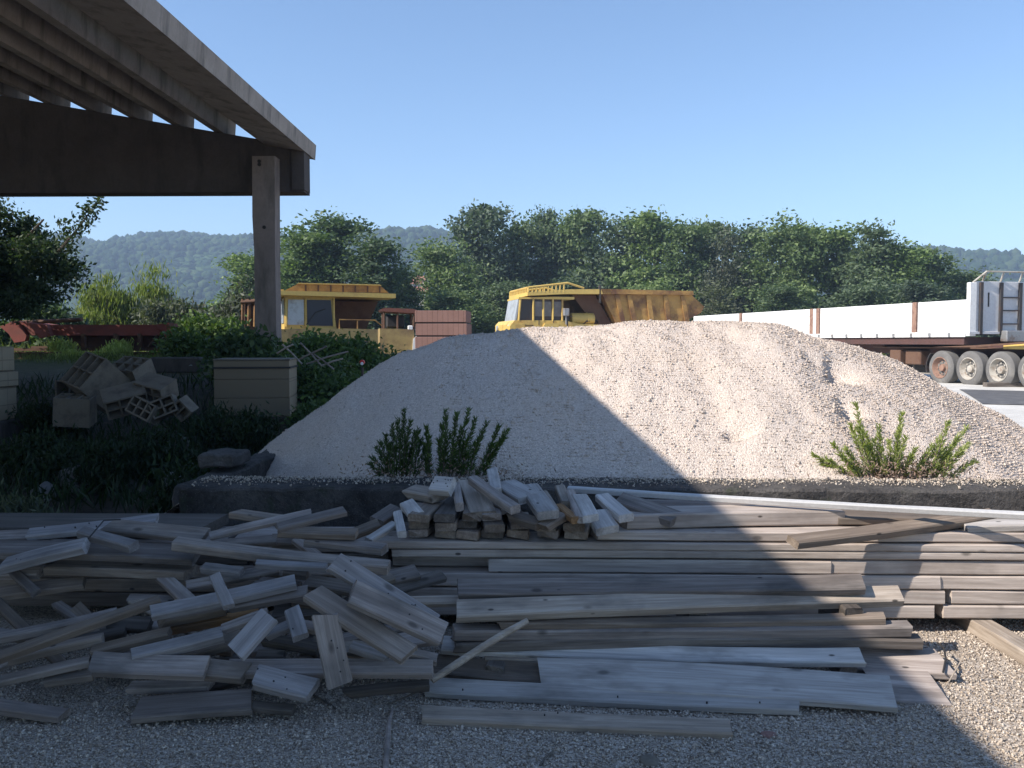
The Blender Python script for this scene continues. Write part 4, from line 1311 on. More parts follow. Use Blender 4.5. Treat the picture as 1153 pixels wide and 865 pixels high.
# weeds on the shaded bank
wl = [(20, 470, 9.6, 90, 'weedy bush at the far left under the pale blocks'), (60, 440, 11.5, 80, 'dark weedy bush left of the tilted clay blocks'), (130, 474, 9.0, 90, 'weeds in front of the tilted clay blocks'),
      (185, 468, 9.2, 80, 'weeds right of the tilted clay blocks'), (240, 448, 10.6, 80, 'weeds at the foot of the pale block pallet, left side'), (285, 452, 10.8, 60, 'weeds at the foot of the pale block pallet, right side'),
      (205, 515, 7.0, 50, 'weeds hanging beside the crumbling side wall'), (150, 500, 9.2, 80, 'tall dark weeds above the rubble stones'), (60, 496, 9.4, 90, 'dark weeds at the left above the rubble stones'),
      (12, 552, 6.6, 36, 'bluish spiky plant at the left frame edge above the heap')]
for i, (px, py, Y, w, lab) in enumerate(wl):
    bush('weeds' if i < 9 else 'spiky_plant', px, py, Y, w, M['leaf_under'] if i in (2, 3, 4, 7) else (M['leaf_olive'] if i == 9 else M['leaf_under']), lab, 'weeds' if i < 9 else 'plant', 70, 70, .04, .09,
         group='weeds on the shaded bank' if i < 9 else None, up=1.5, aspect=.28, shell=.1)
bush('bush', 12, 326, 27, 90, M['leaf_dark'], 'dark bush under the broadleaf tree at the left frame edge', 'bush', 120, 90, .09, .2, zbase=.4)
bush('bush', 62, 338, 27.5, 60, M['leaf_dark'], 'dark bush left of the bright reeds behind the red frames', 'bush', 110, 90, .09, .2, zbase=.4)
# sunlit tufts on the bank top, grass as one mass
def blades(name, px0, px1, ya, yb, n, h, mat, kind='stuff'):
    pos, dr = [], []
    while len(pos) < n:
        px = rng.uniform(px0, px1); Y = rng.uniform(ya, yb)
        x = (px - 600) / 1000 * Y
        d = mnoise.noise(Vector((x * .7, Y * .7, 2)))
        if d < rng.uniform(-.5, .4): continue
        hh = h * rng.uniform(.4, 1.1)
        pos.append((x, Y, terrain(x, Y) + hh * .8)); dr.append((rng.normal() * .3, rng.normal() * .3, 1))
    pos = np.array(pos); dr = np.array(dr)
    me = leaves_mesh(name, pos, np.full(len(pos), h * .9), .07, dirs=dr)
    return tag(link_mesh(name, me, mat), kind=kind)
blades('grass', -120, 215, 17.6, 20.6, 2600, .11, M['grass'])
blades('bank_grass', -120, 215, 22.5, 26, 2600, .3, M['grass'])
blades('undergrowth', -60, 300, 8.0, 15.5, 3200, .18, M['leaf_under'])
blades('dry_grass', 470, 1150, 48, 58, 4000, .5, M['grass'])
for px, py, Y, w, lab in ((75, 398, 19.7, 50, 'sunlit grassy weed tuft below the red frames, left'), (118, 392, 19.9, 40, 'sunlit weed tuft in front of the red frames'), (66, 377, 20.6, 22, 'small sunlit tuft against the red frames'), (130, 380, 20.6, 26, 'sunlit weed tuft against the middle of the red frames')):
    bush('weed_tuft', px, py, Y, w, M['leaf_sunweed'], lab, 'weeds', 40, 40, .06, .08, group='sunlit tufts by the red frames', up=2.5, aspect=.2)

# the near tree at the left, with one branch reaching out over the reeds
nt = thing('broadleaf_tree', (-12.2, 19.5, terrain(-12.2, 19.5)), 0, 'dark broadleaf tree at the left frame edge under the girder, one branch reaching right', 'tree')
ob = Vector(nt.location)
def rel(px, py, Y): return atY(px, py, Y) - ob
lob = []
for px, py, Y, rx, rz in [(10, 300, 19.5, 1.0, .8), (45, 285, 19.2, .75, .5), (-40, 290, 19.5, 1.3, 1.2), (25, 262, 19.8, .6, .35), (70, 300, 19.3, .55, .4), (5, 340, 19.5, .9, .5), (50, 330, 19.0, .6, .4), (-30, 235, 19.6, .7, .5),
                          (88, 320, 19.0, .35, .25), (0, 228, 19.4, .3, .12), (20, 245, 19.4, .35, .12)]:
    p = rel(px, py, Y); lob.append((p.x, p.y, p.z, rx, rx, rz))
P_ = [crown_pts(lob, 260, 110, .15, .12, .25)]
for px, py, s in [(112, 224, .07), (107, 232, .09), (102, 243, .11), (95, 250, .11), (88, 256, .12), (80, 262, .12), (72, 252, .08), (98, 236, .07)]:
    p = rel(px, py, 19.0); P_.append(np.array(p)[None] + rng.normal(size=(55, 3)) * s)
P_ = np.concatenate(P_)
link_mesh('crown', leaves_mesh('crown', P_, np.full(len(P_), .052), .5), M['leaf_dark'], nt)
b = trunk_mb(3.2, .16, .3, [(.7, 1.4, -.2, 1.0), (.5, -1.2, .3, 1.2), (.8, .5, -.3, 1.2)], 3)
e1 = rel(60, 290, 19.2); e2 = rel(90, 255, 19.0); e3 = rel(111, 224, 19.0)
b.tube([(0.2, 0, 2.0), e1, e2, e3], [.07, .04, .02, .008], 6)
b.build('trunk', M['bark'], nt, True)

# plants on the low wall
def wall_plant(px, Y, stems, label, leaf, dry=0):
    x = (px - 600) / 1000 * Y
    z0 = .60
    t = thing('wall_plant', (x, Y, z0), 0, label, 'plant', 'plants growing on the gravel edge')
    pos, dr, b = [], [], MB()
    for (tpx, tpy, bpx) in stems:
        e = atY(tpx, tpy, Y + rng.uniform(-.12, .12)) - Vector((x, Y, z0))
        s = Vector(((bpx - px) / 1000 * Y, rng.uniform(-.05, .05), 0))
        c = s.lerp(e, .5) + Vector((0, 0, .03)) + Vector(rng.normal(size=3) * .012)
        b.tube([s, c, e], [.005, .004, .0015], 5)
        L = (e - s).length
        for k in range(int(L * 400)):
            u = rng.uniform(.12, 1.0)
            p = s * (1 - u) ** 2 + c * (2 * u * (1 - u)) + e * u * u
            d = (e - s).normalized()
            o_ = Vector(rng.normal(size=3)); o_ = (o_ - d * o_.dot(d)).normalized()
            ln = .022 * (1.15 - .5 * u)
            dd = (d * 1.0 + o_ * .8).normalized()
            pos.append(p + dd * ln * 1.15); dr.append(dd)
    pos = np.array([tuple(p) for p in pos]); dr = np.array([tuple(p) for p in dr])
    link_mesh('leaves', leaves_mesh('leaves', pos, np.full(len(pos), .026), .15, dirs=dr), leaf, t)
    b.build('stem', M['bark'], t)
    if dry:
        n = dry
        q = np.stack([rng.normal(0, .22, n), rng.normal(0, .09, n), np.abs(rng.normal(.07, .06, n))], 1)
        link_mesh('dry_leaves', leaves_mesh('dry_leaves', q, np.full(n, .016), .3), M['leaf_dry'], t)
    return t
wall_plant(447, 6.25, [(455, 462, 450), (448, 472, 446), (441, 480, 444), (462, 475, 452), (468, 488, 455), (434, 490, 440), (474, 495, 462), (471, 484, 460), (478, 505, 464), (424, 505, 436), (418, 515, 432), (428, 498, 438), (459, 496, 452), (440, 500, 444), (452, 484, 449), (415, 522, 430), (465, 505, 455)], 'dark spiky plant on the shaded wall, left of the pair', M['leaf_weed'], 300)
wall_plant(512, 6.25, [(480, 482, 482), (502, 462, 498), (514, 465, 504), (528, 462, 512), (535, 472, 516), (548, 476, 526), (571, 484, 540), (562, 480, 535), (498, 478, 496), (507, 488, 500), (520, 482, 508), (542, 492, 522), (556, 500, 532), (478, 500, 480), (568, 494, 540), (525, 495, 512), (494, 496, 493), (534, 500, 518), (484, 492, 484), (512, 500, 504)], 'wider dark spiky plant on the shaded wall, right of the pair', M['leaf_weed'], 500)
wall_plant(1005, 6.3, [(963, 455, 985), (966, 480, 985), (975, 488, 990), (990, 480, 998), (1016, 466, 1002), (1013, 482, 1004), (1020, 492, 1008), (1068, 475, 1040), (1060, 492, 1035), (1088, 482, 1045), (1080, 494, 1042), (1050, 502, 1028), (938, 500, 968), (945, 512, 970), (915, 512, 960), (924, 520, 962), (930, 516, 965), (1030, 505, 1015), (1082, 508, 1045), (1100, 520, 1060), (1000, 496, 998), (952, 505, 975), (980, 500, 990), (1070, 512, 1040), (1042, 515, 1025), (958, 478, 982), (1064, 505, 1040), (984, 495, 992), (1026, 512, 1012), (1090, 500, 1050)], 'sunlit green plant with dry brown leaves at its foot, at the right behind the wall', M['leaf_sunweed'], 2400)

# ------------------------------------------------------------------ block pallets
def rotz(a): return Matrix.Rotation(a, 3, 'Z')
Yp = 12.5
pz = terrain(-4.1, Yp)
top = 1.6 - .021 * Yp
t = thing('block_pallet', (-4.02, Yp + .35, pz), R(9), 'pallet of pale clay blocks with a dark strap, shaded, left of the gravel heap', 'block pallet')
hh = (top - pz - .12) / 3
for k in range(3):
    b = MB(); off = 0
    b.box((off, off, .12 + hh * (k + .5)), (1.03 if k else 1.035, 1.0, hh - .003), bev=.005)
    b.build('block_course', M['block'], t)
b = MB(); b.box((0, 0, top - pz + .012), (1.05, 1.02, .022), bev=.005); b.build('cover_sheet', M['paleblock'], t)
b = MB()
b.box((0, -.512, top - pz - .10), (1.06, .006, .025)); b.box((.53, 0, top - pz - .10), (.006, 1.03, .025))
b.build('strap', M['black'], t)
b = MB()
for yy in (-.4, 0, .4): b.box((0, yy, .045), (1.0, .1, .09))
b.box((0, 0, .103), (1.04, 1.0, .025))
b.build('pallet', M['dark'], t)


def hollow_block(px, py, Y, s, rot, label, nx_=3, nz_=2, zoff=0.0):
    """clay block with open cells on its -y face"""
    p = atY(px, py, Y)
    b = MB()
    w, d, h = s
    th = .022
    # cell walls
    for i in range(nx_ + 1):
        x = -w / 2 + th / 2 + (w - th) * i / nx_
        b.box((x, 0, 0), (th, d, h))
    for j in range(nz_ + 1):
        z = -h / 2 + th / 2 + (h - th) * j / nz_
        for i in range(nx_):
            x0 = -w / 2 + th + (w - th) * i / nx_; x1 = -w / 2 + (w - th) * (i + 1) / nx_
            b.box(((x0 + x1) / 2, 0, z), (x1 - x0 - .001, d - .004, th))
    b.box((0, d * .2, 0), (w - .05, .02, h - .05))
    o = b.build('hollow_block', M['paleblock'])
    o.location = p; o.rotation_euler = rot
    return tag(o, label, 'clay block', 'tumbled clay blocks in the weeds')


YB = 11.2
hollow_block(112, 432, YB + .25, (.55, .60, .50), (R(-40), R(10), R(-38)), 'largest tumbled clay block, its cells facing up, dark on its left side', 3, 2)
hollow_block(150, 424, YB + .5, (.46, .40, .36), (R(-62), R(4), R(-20)), 'tumbled clay block lying behind the largest one with cells upward', 3, 2)
hollow_block(141, 450, YB - .25, (.50, .34, .26), (R(28), R(-14), R(28)), 'tumbled clay block with a pale flat top, in front of the largest one', 3, 2)
hollow_block(176, 438, YB - .1, (.42, .30, .24), (R(26), R(12), R(-16)), 'tumbled clay block with a pale top, right of the middle of the group', 3, 2)
hollow_block(164, 462, YB - .5, (.34, .26, .22), (R(-18), R(24), R(-12)), 'clay block showing open cells to the front below the pale-topped ones', 3, 2)
hollow_block(186, 459, YB - .45, (.30, .26, .22), (R(-10), R(-22), R(14)), 'clay block showing open cells to the front, rightmost of the large ones', 2, 2)
hollow_block(207, 460, YB - .4, (.22, .2, .2), (R(20), R(48), R(10)), 'small broken clay block standing on its corner beside the pallet', 2, 1)
hollow_block(85, 462, YB - .2, (.42, .36, .40), (R(-84), R(4), R(14)), 'upright clay block standing dark among the weeds left of the group', 3, 2)
hollow_block(95, 440, YB + .9, (.6, .4, .3), (0, 0, R(-4)), 'low clay block half hidden behind the largest one', 3, 1)
# pale block bundle at the left frame edge
x0 = (-14 - 600) / 1000 * 11 - .24
for i, (zb, zt, xx, lab) in enumerate(((.60, 1.02, 3, 'lower pale block in the stack cut by the left frame edge'), (1.025, 1.22, 5, 'middle pale block in the stack cut by the left frame edge'), (1.225, 1.54, 0, 'top pale block in the stack cut by the left frame edge'))):
    b = MB(); b.box((0, 0, 0), (.52, .5, zt - zb), bev=.01)
    o = b.build('masonry_block', M['block'])
    o.location = (x0 + xx * .011 - .04, 11.2, (zb + zt) / 2); o.rotation_euler = (0, 0, R(6 - 5 * i))
    tag(o, lab, 'block', 'pale blocks at the left frame edge')
b = MB(); b.box((0, 0, 0), (.7, .6, .56), bev=.02)
o = b.build('concrete_plinth', M['conc_wall']); o.location = (x0, 11.2, .32); tag(o, 'concrete plinth hidden in weeds under the pale block stack at the left edge', 'plinth')

# maroon block pallet
Yp = 22.0
xm = (497.5 - 600) / 1000 * Yp
zg = terrain(xm, Yp)
t = thing('block_pallet', (xm, Yp + .5, zg), R(-3), 'tall pallet of maroon clay blocks between the left dumper and the gravel heap', 'block pallet')
ztop = 1.6 + (385 - 349) / 1000 * Yp - zg
hh = (ztop - .14) / 6
for k in range(6):
    b = MB(); b.box(((-1) ** k * .008, 0, .14 + hh * (k + .5)), (1.28, 1.0, hh - .035), bev=.008); b.build('block_course', M['redblock'], t)
b = MB(); b.box((0, 0, .14 + hh * 3), (1.24, .96, hh * 6 - .05)); b.build('core', M['black'], t)
b = MB()
for yy in (-.42, 0, .42): b.box((0, yy, .05), (1.25, .1, .1))
b.box((0, 0, .118), (1.28, 1.0, .03)); b.build('pallet', M['dark'], t)

# broken trellis on the bush
t = thing('trellis', atY(352, 403, 13.6), 0, 'broken pale wooden trellis lying on the dark bush above the block pallet', 'trellis')
o0 = Vector(t.location)
for a, c in (((312, 398), (330, 388)), ((322, 413), (368, 390)), ((345, 410), (392, 396)), ((318, 388), (340, 410)), ((338, 386), (362, 412)), ((352, 398), (376, 416)), ((362, 412), (386, 404))):
    b = MB()
    A = atY(*a, 13.55) - o0; B = atY(*c, 13.5) - o0
    b.tube([A, A.lerp(B, .5) + Vector((0, 0, .012)), B], .014, 6)
    b.build('slat', M['grey'], t)

# red lamp by the heap
p = atY(408, 408, 13.2)
t = thing('marker_lamp', (p.x, p.y, terrain(p.x, p.y)), 0, 'small red and white marker lamp at the left flank of the gravel heap', 'lamp')
zz = p.z - terrain(p.x, p.y) - .02
b = MB(); b.tube([(0, 0, -.05), (0, 0, zz - .06)], .02, 8); b.build('post', M['dsteel'], t)
b = MB(); b.lathe([(-.03, .02), (-.025, .036), (.02, .036), (.03, .02)], 14); o = b.build('housing', M['red'], t); o.location = (0, 0, zz + .02)
b = MB(); b.lathe([(-.045, .012), (-.042, .022), (-.032, .024)], 12); o = b.build('lens', M['white'], t); o.location = (0, 0, zz)

# ------------------------------------------------------------------ red steel frames on the bank
Yr = 21.5
def rx_(px): return (px - 600) / 1000 * Yr
def rz_(py): return 1.6 + (385 - py) / 1000 * Yr
t = thing('steel_frame', (rx_(105), Yr, terrain(rx_(105), Yr)), 0, 'long rusty red steel machine frame lying on the grassy bank at the left', 'machine frame')
o0 = Vector(t.location)
def rbx(b, x0, x1, y0, y1, dy0, dy1):
    b.box((rx_((x0 + x1) / 2) - o0.x, (dy0 + dy1) / 2, rz_((y0 + y1) / 2) - o0.z), (abs(x1 - x0) / 1000 * Yr, dy1 - dy0, abs(y1 - y0) / 1000 * Yr))
b = MB(); rbx(b, 60, 188, 371, 378, -.55, -.45); rbx(b, 60, 188, 366, 371, -.5, .1); b.build('side_beam', M['redrust'], t)
b = MB(); rbx(b, 20, 200, 392, 395, -.62, -.40); rbx(b, 20, 200, 390, 393, .3, .5); b.build('bottom_rail', M['rust'], t)
b = MB(); rbx(b, 70, 180, 377, 391, .02, .1); b.build('back_plate', M['chassis'], t)
b = MB()
for px in (136, 163, 100): rbx(b, px, px + 4, 376, 392, -.58, -.46)
b.build('upright', M['rust'], t)
b = MB()
def poly_r(b, pts, d0, d1): b.prism([(rx_(p) - o0.x, rz_(q) - o0.z) for p, q in pts], 'y', d0, d1)
poly_r(b, [(184, 366), (199, 364), (203, 392), (199, 392), (193, 376)], -.6, .4); b.build('end_plate', M['redrust'], t)
b = MB(); poly_r(b, [(12, 368), (30, 362), (42, 378), (40, 384), (28, 386), (22, 376)], -.7, -.55); poly_r(b, [(30, 362), (60, 366), (64, 376), (44, 378)], -.6, .2); b.build('hopper', M['redrust'], t)
b = MB()
b.tube([(rx_(14) - o0.x, -.3, rz_(364) - o0.z), (rx_(60) - o0.x, -.35, rz_(362) - o0.z), (rx_(97) - o0.x, -.4, rz_(360) - o0.z)], .05, 8); b.build('shaft', M['rust'], t)
b = MB(); b.tube([(rx_(175) - o0.x, -.6, rz_(391) - o0.z), (rx_(186) - o0.x, -.6, rz_(377) - o0.z)], .02, 6); b.build('brace', M['rust'], t)
b = MB(); poly_r(b, [(52, 374), (66, 366), (70, 378), (58, 381)], -.75, -.6); b.build('bracket', M['redrust'], t)
# the long rusty girder lying in front of it
A = G(30, 402); b = MB()
b.box((rx_(130), 20.4, terrain(rx_(130), 20.4) + .07), (3.9, .16, .14)); b.box((rx_(130), 20.4, terrain(rx_(130), 20.4) + .155), (3.9, .26, .025))
tag(b.build('rusty_girder', M['rust']), 'rusty brown girder lying on the grass in front of the red steel frame', 'girder')
b = MB(); xk = (196 - 600) / 1000 * 16.6; b.box((xk, 16.6, terrain(xk, 16.6) + .12), (.95, .3, .30), bev=.03)
tag(b.build('old_kerb', M['conc_wall']), 'dark purple-grey concrete kerb stone block lying right of the sunlit tufts', 'kerb stone')
# rusty mass by the column
Yq = 26.0
p = atY(287, 345, Yq)
t = thing('rusty_machine', (p.x, Yq, terrain(p.x, Yq)), 0, 'rusty orange machine just showing left of the concrete column', 'machine')
z0 = t.location.z
b = MB(); b.box((.1, .2, (p.z - z0) / 2 + .1), (.7, .9, p.z - z0 + .2), bev=.05); b.build('body', M['rust'], t)
b = MB()
for k in range(4): b.tube([(-.28 + .18 * k, -.28, p.z - z0 - .6), (-.25 + .18 * k, -.30, p.z - z0 + .2)], .05, 8)
b.build('pipe', M['yellow_rust'], t)
b = MB(); b.tube([(-.3, -.34, p.z - z0 + .1), (.3, -.34, p.z - z0 + .14)], .05, 8); b.build('rail', M['rust'], t)

# ------------------------------------------------------------------ wheels
def wheel(parent, x, y, z, r, w, rimmat, face=-1, steps=28, name='wheel'):
    h = bpy.data.objects.new(name, None); COL.objects.link(h); h.parent = parent; h.location = (x, y, z)
    b = MB()
    b.lathe([(-w / 2 + .12, r * .60), (-w / 2, r * .62), (-w / 2 - .005, r * .75), (-w / 2 + .01, r * .93), (-w / 2 + .05, r), (w / 2 - .05, r), (w / 2 - .01, r * .93), (w / 2, r * .62)], 36)
    # tread ribs
    b.build('tyre', M['tyre'], h, True)
    b = MB()
    f = face
    b.lathe([(f * (w / 2 + .012), r * .64), (f * (w / 2 + .02), r * .60), (f * (w / 2 - .03), r * .56), (f * (w / 2 - .13), r * .46), (f * (w / 2 - .13), r * .30), (f * (w / 2 - .12), r * .22), (f * (w / 2 - .04), r * .19), (f * (w / 2 - .03), r * .10)], 28, 'y', False)
    for k in range(8):
        a = k * math.pi / 4
        c = Vector((math.cos(a) * r * .36, f * (w / 2 - .10), math.sin(a) * r * .36))
        b.tube([c - Vector((0, .02, 0)), c + Vector((0, f * .03, 0))], .022, 6)
    b.build('rim', rimmat, h, True)
    return h


# ------------------------------------------------------------------ dumper on the right (side view, cab to the left)
Yd = 31.0
s = Yd / 1000
t = thing('dump_truck', ((660 - 600) * s, Yd + 1.0, terrain(2, Yd)), R(14), 'yellow dump truck with railed canopy and a rusty brown dump body, behind the gravel heap', 'dump truck')
zg = t.location.z
CX = 660
def dx(px): return (px - CX) * s / math.cos(R(14))
def dz(py): return 1.6 + (385 - py) * s - zg
Yn, Yf = -1.35, 1.35
b = MB(); b.prism([(dx(568), dz(372)), (dx(568), .9), (dx(690), .9), (dx(690), dz(369)), (dx(632), dz(369)), (dx(600), dz(366))], 'y', -.55, .55); b.build('chassis', M['yellow'], t)
b = MB(); b.prism([(dx(576), dz(338)), (dx(572), dz(362)), (dx(622), dz(362)), (dx(622), dz(338))], 'y', Yn + .05, .35); b.build('cab', M['dsteel'], t)
b = MB(); b.prism([(dx(574), dz(336.5)), (dx(574), dz(338.4)), (dx(635), dz(338.4)), (dx(635), dz(335.5))], 'y', Yn - .02, .42); b.build('cab_roof', M['yellow'], t)
b = MB(); b.prism([(dx(574), dz(338.6)), (dx(570), dz(361.5)), (dx(572), dz(361.5)), (dx(576), dz(338.6))], 'y', Yn + .08, .30); b.build('windscreen', M['paleglass'], t)
for a, c in ((592, 600), (602, 610), (613, 621)):
    b = MB(); b.box((dx((a + c) / 2), Yn + .045, (dz(341) + dz(357)) / 2), (dx(c) - dx(a), .02, dz(341) - dz(357))); b.build('window', M['cab_glass'], t)
for px in (574, 590, 601, 611.5, 622):
    b = MB(); b.tube([(dx(px), Yn + .02, dz(362)), (dx(px + (2 if px < 580 else 0)), Yn + .02, dz(338))], .035, 6); b.build('cab_pillar', M['yellow'], t)
b = MB(); b.prism([(dx(566), dz(366)), (dx(570), dz(361.5)), (dx(624), dz(361.5)), (dx(640), dz(365)), (dx(664), dz(366)), (dx(664), dz(374)), (dx(566), dz(374))], 'y', Yn, Yf); b.build('deck', M['yellow'], t)
for a, c in ((564, 580), (600, 617)):
    b = MB(); b.prism([(dx(a), dz(368)), (dx(a + 2), dz(365)), (dx(c), dz(364.5)), (dx(c), dz(400)), (dx(a), dz(400))], 'y', Yn - .10, Yn + .5); b.build('fender', M['yellow'], t)
b = MB(); b.lathe([(dx(633), .12), (dx(634), .21), (dx(651), .21), (dx(652), .23), (dx(653), .21), (dx(659), .21), (dx(660.5), .12)], 18, 'x')
o = b.build('tank', M['yellow'], t, True); o.location = (0, Yn + .3, dz(359.5))
b = MB(); b.box((dx(625), Yn - .1, dz(352.5)), (.2, .16, .26), bev=.02); b.tube([(dx(625), Yn - .1, dz(355)), (dx(625), Yn - .1, dz(366))], .025, 6); b.build('mirror', M['steel'], t)
b = MB()
b.prism([(dx(583), dz(331)), (dx(583), dz(335)), (dx(627), dz(332.5)), (dx(675), dz(332)), (dx(675), dz(326.5)), (dx(627), dz(327.5))], 'y', Yn - .1, Yf + .1)
b.build('canopy', M['yellow'], t)
b = MB()
for yy in (Yn - .08, Yf + .08):
    b.tube([(dx(584), yy, dz(326)), (dx(627), yy, dz(320.5)), (dx(645), yy, dz(326))], .035, 6)
    for k in range(10): px = 584 + 4.3 * k; b.tube([(dx(px), yy, dz(331)), (dx(px), yy, dz(326) + (dz(320.5) - dz(326)) * k / 10)], .028, 6)
for k in range(12):
    yy = Yn + (Yf - Yn) * k / 11
    b.tube([(dx(584), yy, dz(331)), (dx(584), yy, dz(326))], .028, 6)
b.tube([(dx(584), Yn, dz(326)), (dx(584), Yf, dz(326))], .035, 6)
b.build('railing', M['yellow'], t)
for px in (569, 576):
    b = MB(); b.lathe([(-.05, .09), (.02, .10), (.03, .07)], 14, 'x'); o = b.build('headlight', M['paleglass'], t); o.location = (dx(565), Yn + (.25 if px == 569 else 2.2), dz(369.5)); o.rotation_euler = (0, 0, math.pi)
b = MB(); b.tube([(dx(627), Yn - .06, dz(373)), (dx(627), Yn - .06, dz(357)), (dx(632), Yn - .06, dz(357))], .025, 6); b.build('handrail', M['dsteel'], t)
b = MB(); b.tube([(dx(646), Yn + .2, dz(366)), (dx(650), Yn + .1, dz(362)), (dx(662), Yn + .2, dz(361)), (dx(668), Yn + .5, dz(366))], .03, 6); b.build('hose', M['black'], t)
b = MB(); b.tube([(dx(641), Yn + .9, dz(366)), (dx(641), Yn + .9, dz(345))], .07, 10); b.build('exhaust_pipe', M['rust'], t)
b = MB(); b.box((dx(582), Yn - .01, dz(367)), (.5, .02, .02)); b.box((dx(596), Yn - .01, dz(364)), (.02, .02, .18)); b.box((dx(612), Yn - .01, dz(363.5)), (.02, .02, .2)); b.build('panel_seam', M['dsteel'], t)
b = MB(); b.prism([(dx(636), dz(333)), (dx(662), dz(333)), (dx(684), dz(370)), (dx(664), dz(370))], 'y', Yn + .35, Yf - .35); b.build('front_wall', M['rust'], t)
dump = MB(); dump.prism([(dx(664), dz(327)), (dx(768), dz(328)), (dx(771), dz(333)), (dx(785), dz(345)), (dx(781), dz(352)), (dx(750), dz(368)), (dx(740), dz(378)), (dx(690), dz(378)), (dx(676), dz(352))], 'y', Yn, Yf)
db = dump.build('dump_body', M['yellow_rust'], t)
b = MB()
for xa, xb_ in ((680, 690), (694, 703), (716, 722), (736, 742), (756, 764)):
    b.prism([(dx(xa), dz(333)), (dx(xa + 5), dz(333)), (dx(xb_ + 5), dz(374)), (dx(xb_), dz(374))], 'y', Yn - .06, Yn - .005)
b.prism([(dx(664), dz(326.5)), (dx(770), dz(327.5)), (dx(771), dz(332)), (dx(666), dz(332))], 'y', Yn - .1, Yn - .004)
b.build('rib', M['yellow_rust'], db)
b = MB(); b.box((dx(663), Yn - .05, (dz(322.5) + dz(342)) / 2), (.06, .1, dz(322.5) - dz(342))); b.build('side_post', M['dsteel'], t)
for px in (596, 715): 
    wheel(t, dx(px), Yn + .35, .78, .78, .55, M['rim'])
    wheel(t, dx(px), Yf - .35, .78, .78, .55, M['rim'], 1)

# ------------------------------------------------------------------ dumper on the left (seen from its front)
Yd2 = 29.0
s2 = Yd2 / 1000
RZ = R(20)
t = thing('dump_truck', ((385 - 600) * s2 - .36, Yd2 + .6, terrain((385 - 600) * s2, Yd2)), RZ, 'yellow dump truck with flat canopy, half hidden by bushes right of the column', 'dump truck')
zg2 = t.location.z
def ex(px): return (px - 385) * s2 / math.cos(RZ)
def ez(py): return 1.6 + (385 - py) * s2 - zg2
b = MB(); b.box((.1, 1.2, .9), (1.3, 4.0, .5)); b.build('chassis', M['yellow'], t)
b = MB(); b.prism([(ex(330), ez(372)), (ex(331), ez(334)), (ex(380), ez(335)), (ex(384), ez(372))], 'y', -.5, .95); cab = b.build('cab', M['yellow'], t)
b = MB(); b.prism([(ex(328), ez(334.8)), (ex(328), ez(331)), (ex(332), ez(329.5)), (ex(378), ez(330)), (ex(382), ez(332)), (ex(382), ez(336))], 'y', -.58, 1.0); b.build('cab_roof', M['yellow'], t)
b = MB(); b.prism([(ex(353.5), ez(367)), (ex(353), ez(338)), (ex(378), ez(338)), (ex(380), ez(367))], 'y', -.525, -.505); b.build('windscreen', M['glass'], t)
b = MB(); b.prism([(ex(333), ez(366)), (ex(334), ez(338)), (ex(350), ez(338)), (ex(350), ez(366))], 'y', -.525, -.505); b.build('windscreen', M['paleglass'], t)
b = MB(); b.box((ex(329.8), .2, (ez(338) + ez(364)) / 2), (.03, 1.0, ez(338) - ez(364))); b.build('window', M['paleglass'], t)
for px in (332, 351.7, 381):
    b = MB(); b.tube([(ex(px), -.53, ez(368)), (ex(px), -.53, ez(336))], .035, 6); b.build('cab_pillar', M['yellow'], t)
b = MB(); b.prism([(ex(326), ez(378)), (ex(326), ez(371)), (ex(392), ez(370)), (ex(437), ez(371)), (ex(462), ez(373)), (ex(462), ez(402)), (ex(326), ez(402))], 'y', -.75, 1.1); b.build('hood', M['faded_yellow'], t)
b = MB()
for k in range(6): b.box((ex(400), -.765, ez(382) - .09 * k), (1.0, .03, .04))
b.build('grille', M['dsteel'], t)
b = MB(); b.tube([(ex(386), -.72, ez(371)), (ex(386), -.72, ez(360)), (ex(424), -.72, ez(360.5)), (ex(436), -.72, ez(371))], .025, 6); b.tube([(ex(405), -.72, ez(371)), (ex(405), -.72, ez(360))], .025, 6); b.build('handrail', M['yellow_rust'], t)
b = MB(); b.tube([(ex(352), -.55, ez(366)), (ex(362), -.55, ez(352)), (ex(372), -.55, ez(348))], .014, 6); b.build('wiper', M['black'], t)
b = MB()
b.prism([(ex(320), ez(328.6)), (ex(446), ez(330)), (ex(446), ez(335)), (ex(320), ez(333.5))], 'y', -.8, .6)
b.build('canopy', M['yellow'], t)
b = MB(); b.prism([(ex(330), ez(328.4)), (ex(345), ez(320)), (ex(430), ez(320)), (ex(440), ez(328.8))], 'y', -.55, -.45); b.build('spill_guard', M['yellow_rust'], t)
b = MB(); b.prism([(ex(343), ez(320.6)), (ex(345), ez(319.4)), (ex(430), ez(319.4)), (ex(432), ez(320.6))], 'y', -.60, -.40); b.build('guard_edge', M['yellow'], t)
b = MB()
for k in range(7): px = 352 + 13 * k; b.box((ex(px), -.56, ez(325)), (.05, .015, .2))
b.build('rust_streak', M['rust'], t)
b = MB(); b.prism([(ex(318), ez(334.5)), (ex(440), ez(336)), (ex(425), ez(372)), (ex(332), ez(372))], 'y', 1.5, 4.6); b.build('dump_body', M['rust'], t)
b = MB(); b.prism([(ex(320), ez(329)), (ex(444), ez(330.4)), (ex(444), ez(334)), (ex(320), ez(333))], 'y', .61, 4.7); b.build('body_lip', M['yellow_rust'], t)
b = MB(); b.box((ex(318), -.2, ez(331)), (.7, 1.0, .22)); b.build('step_plate', M['yellow'], t)
for xx in (-1.15, 1.2):
    for yy in (.2, 3.4):
        h = wheel(t, xx, yy, .75, .75, .5, M['rim'], -1); h.rotation_euler = (0, 0, R(-90 if xx < 0 else 90))

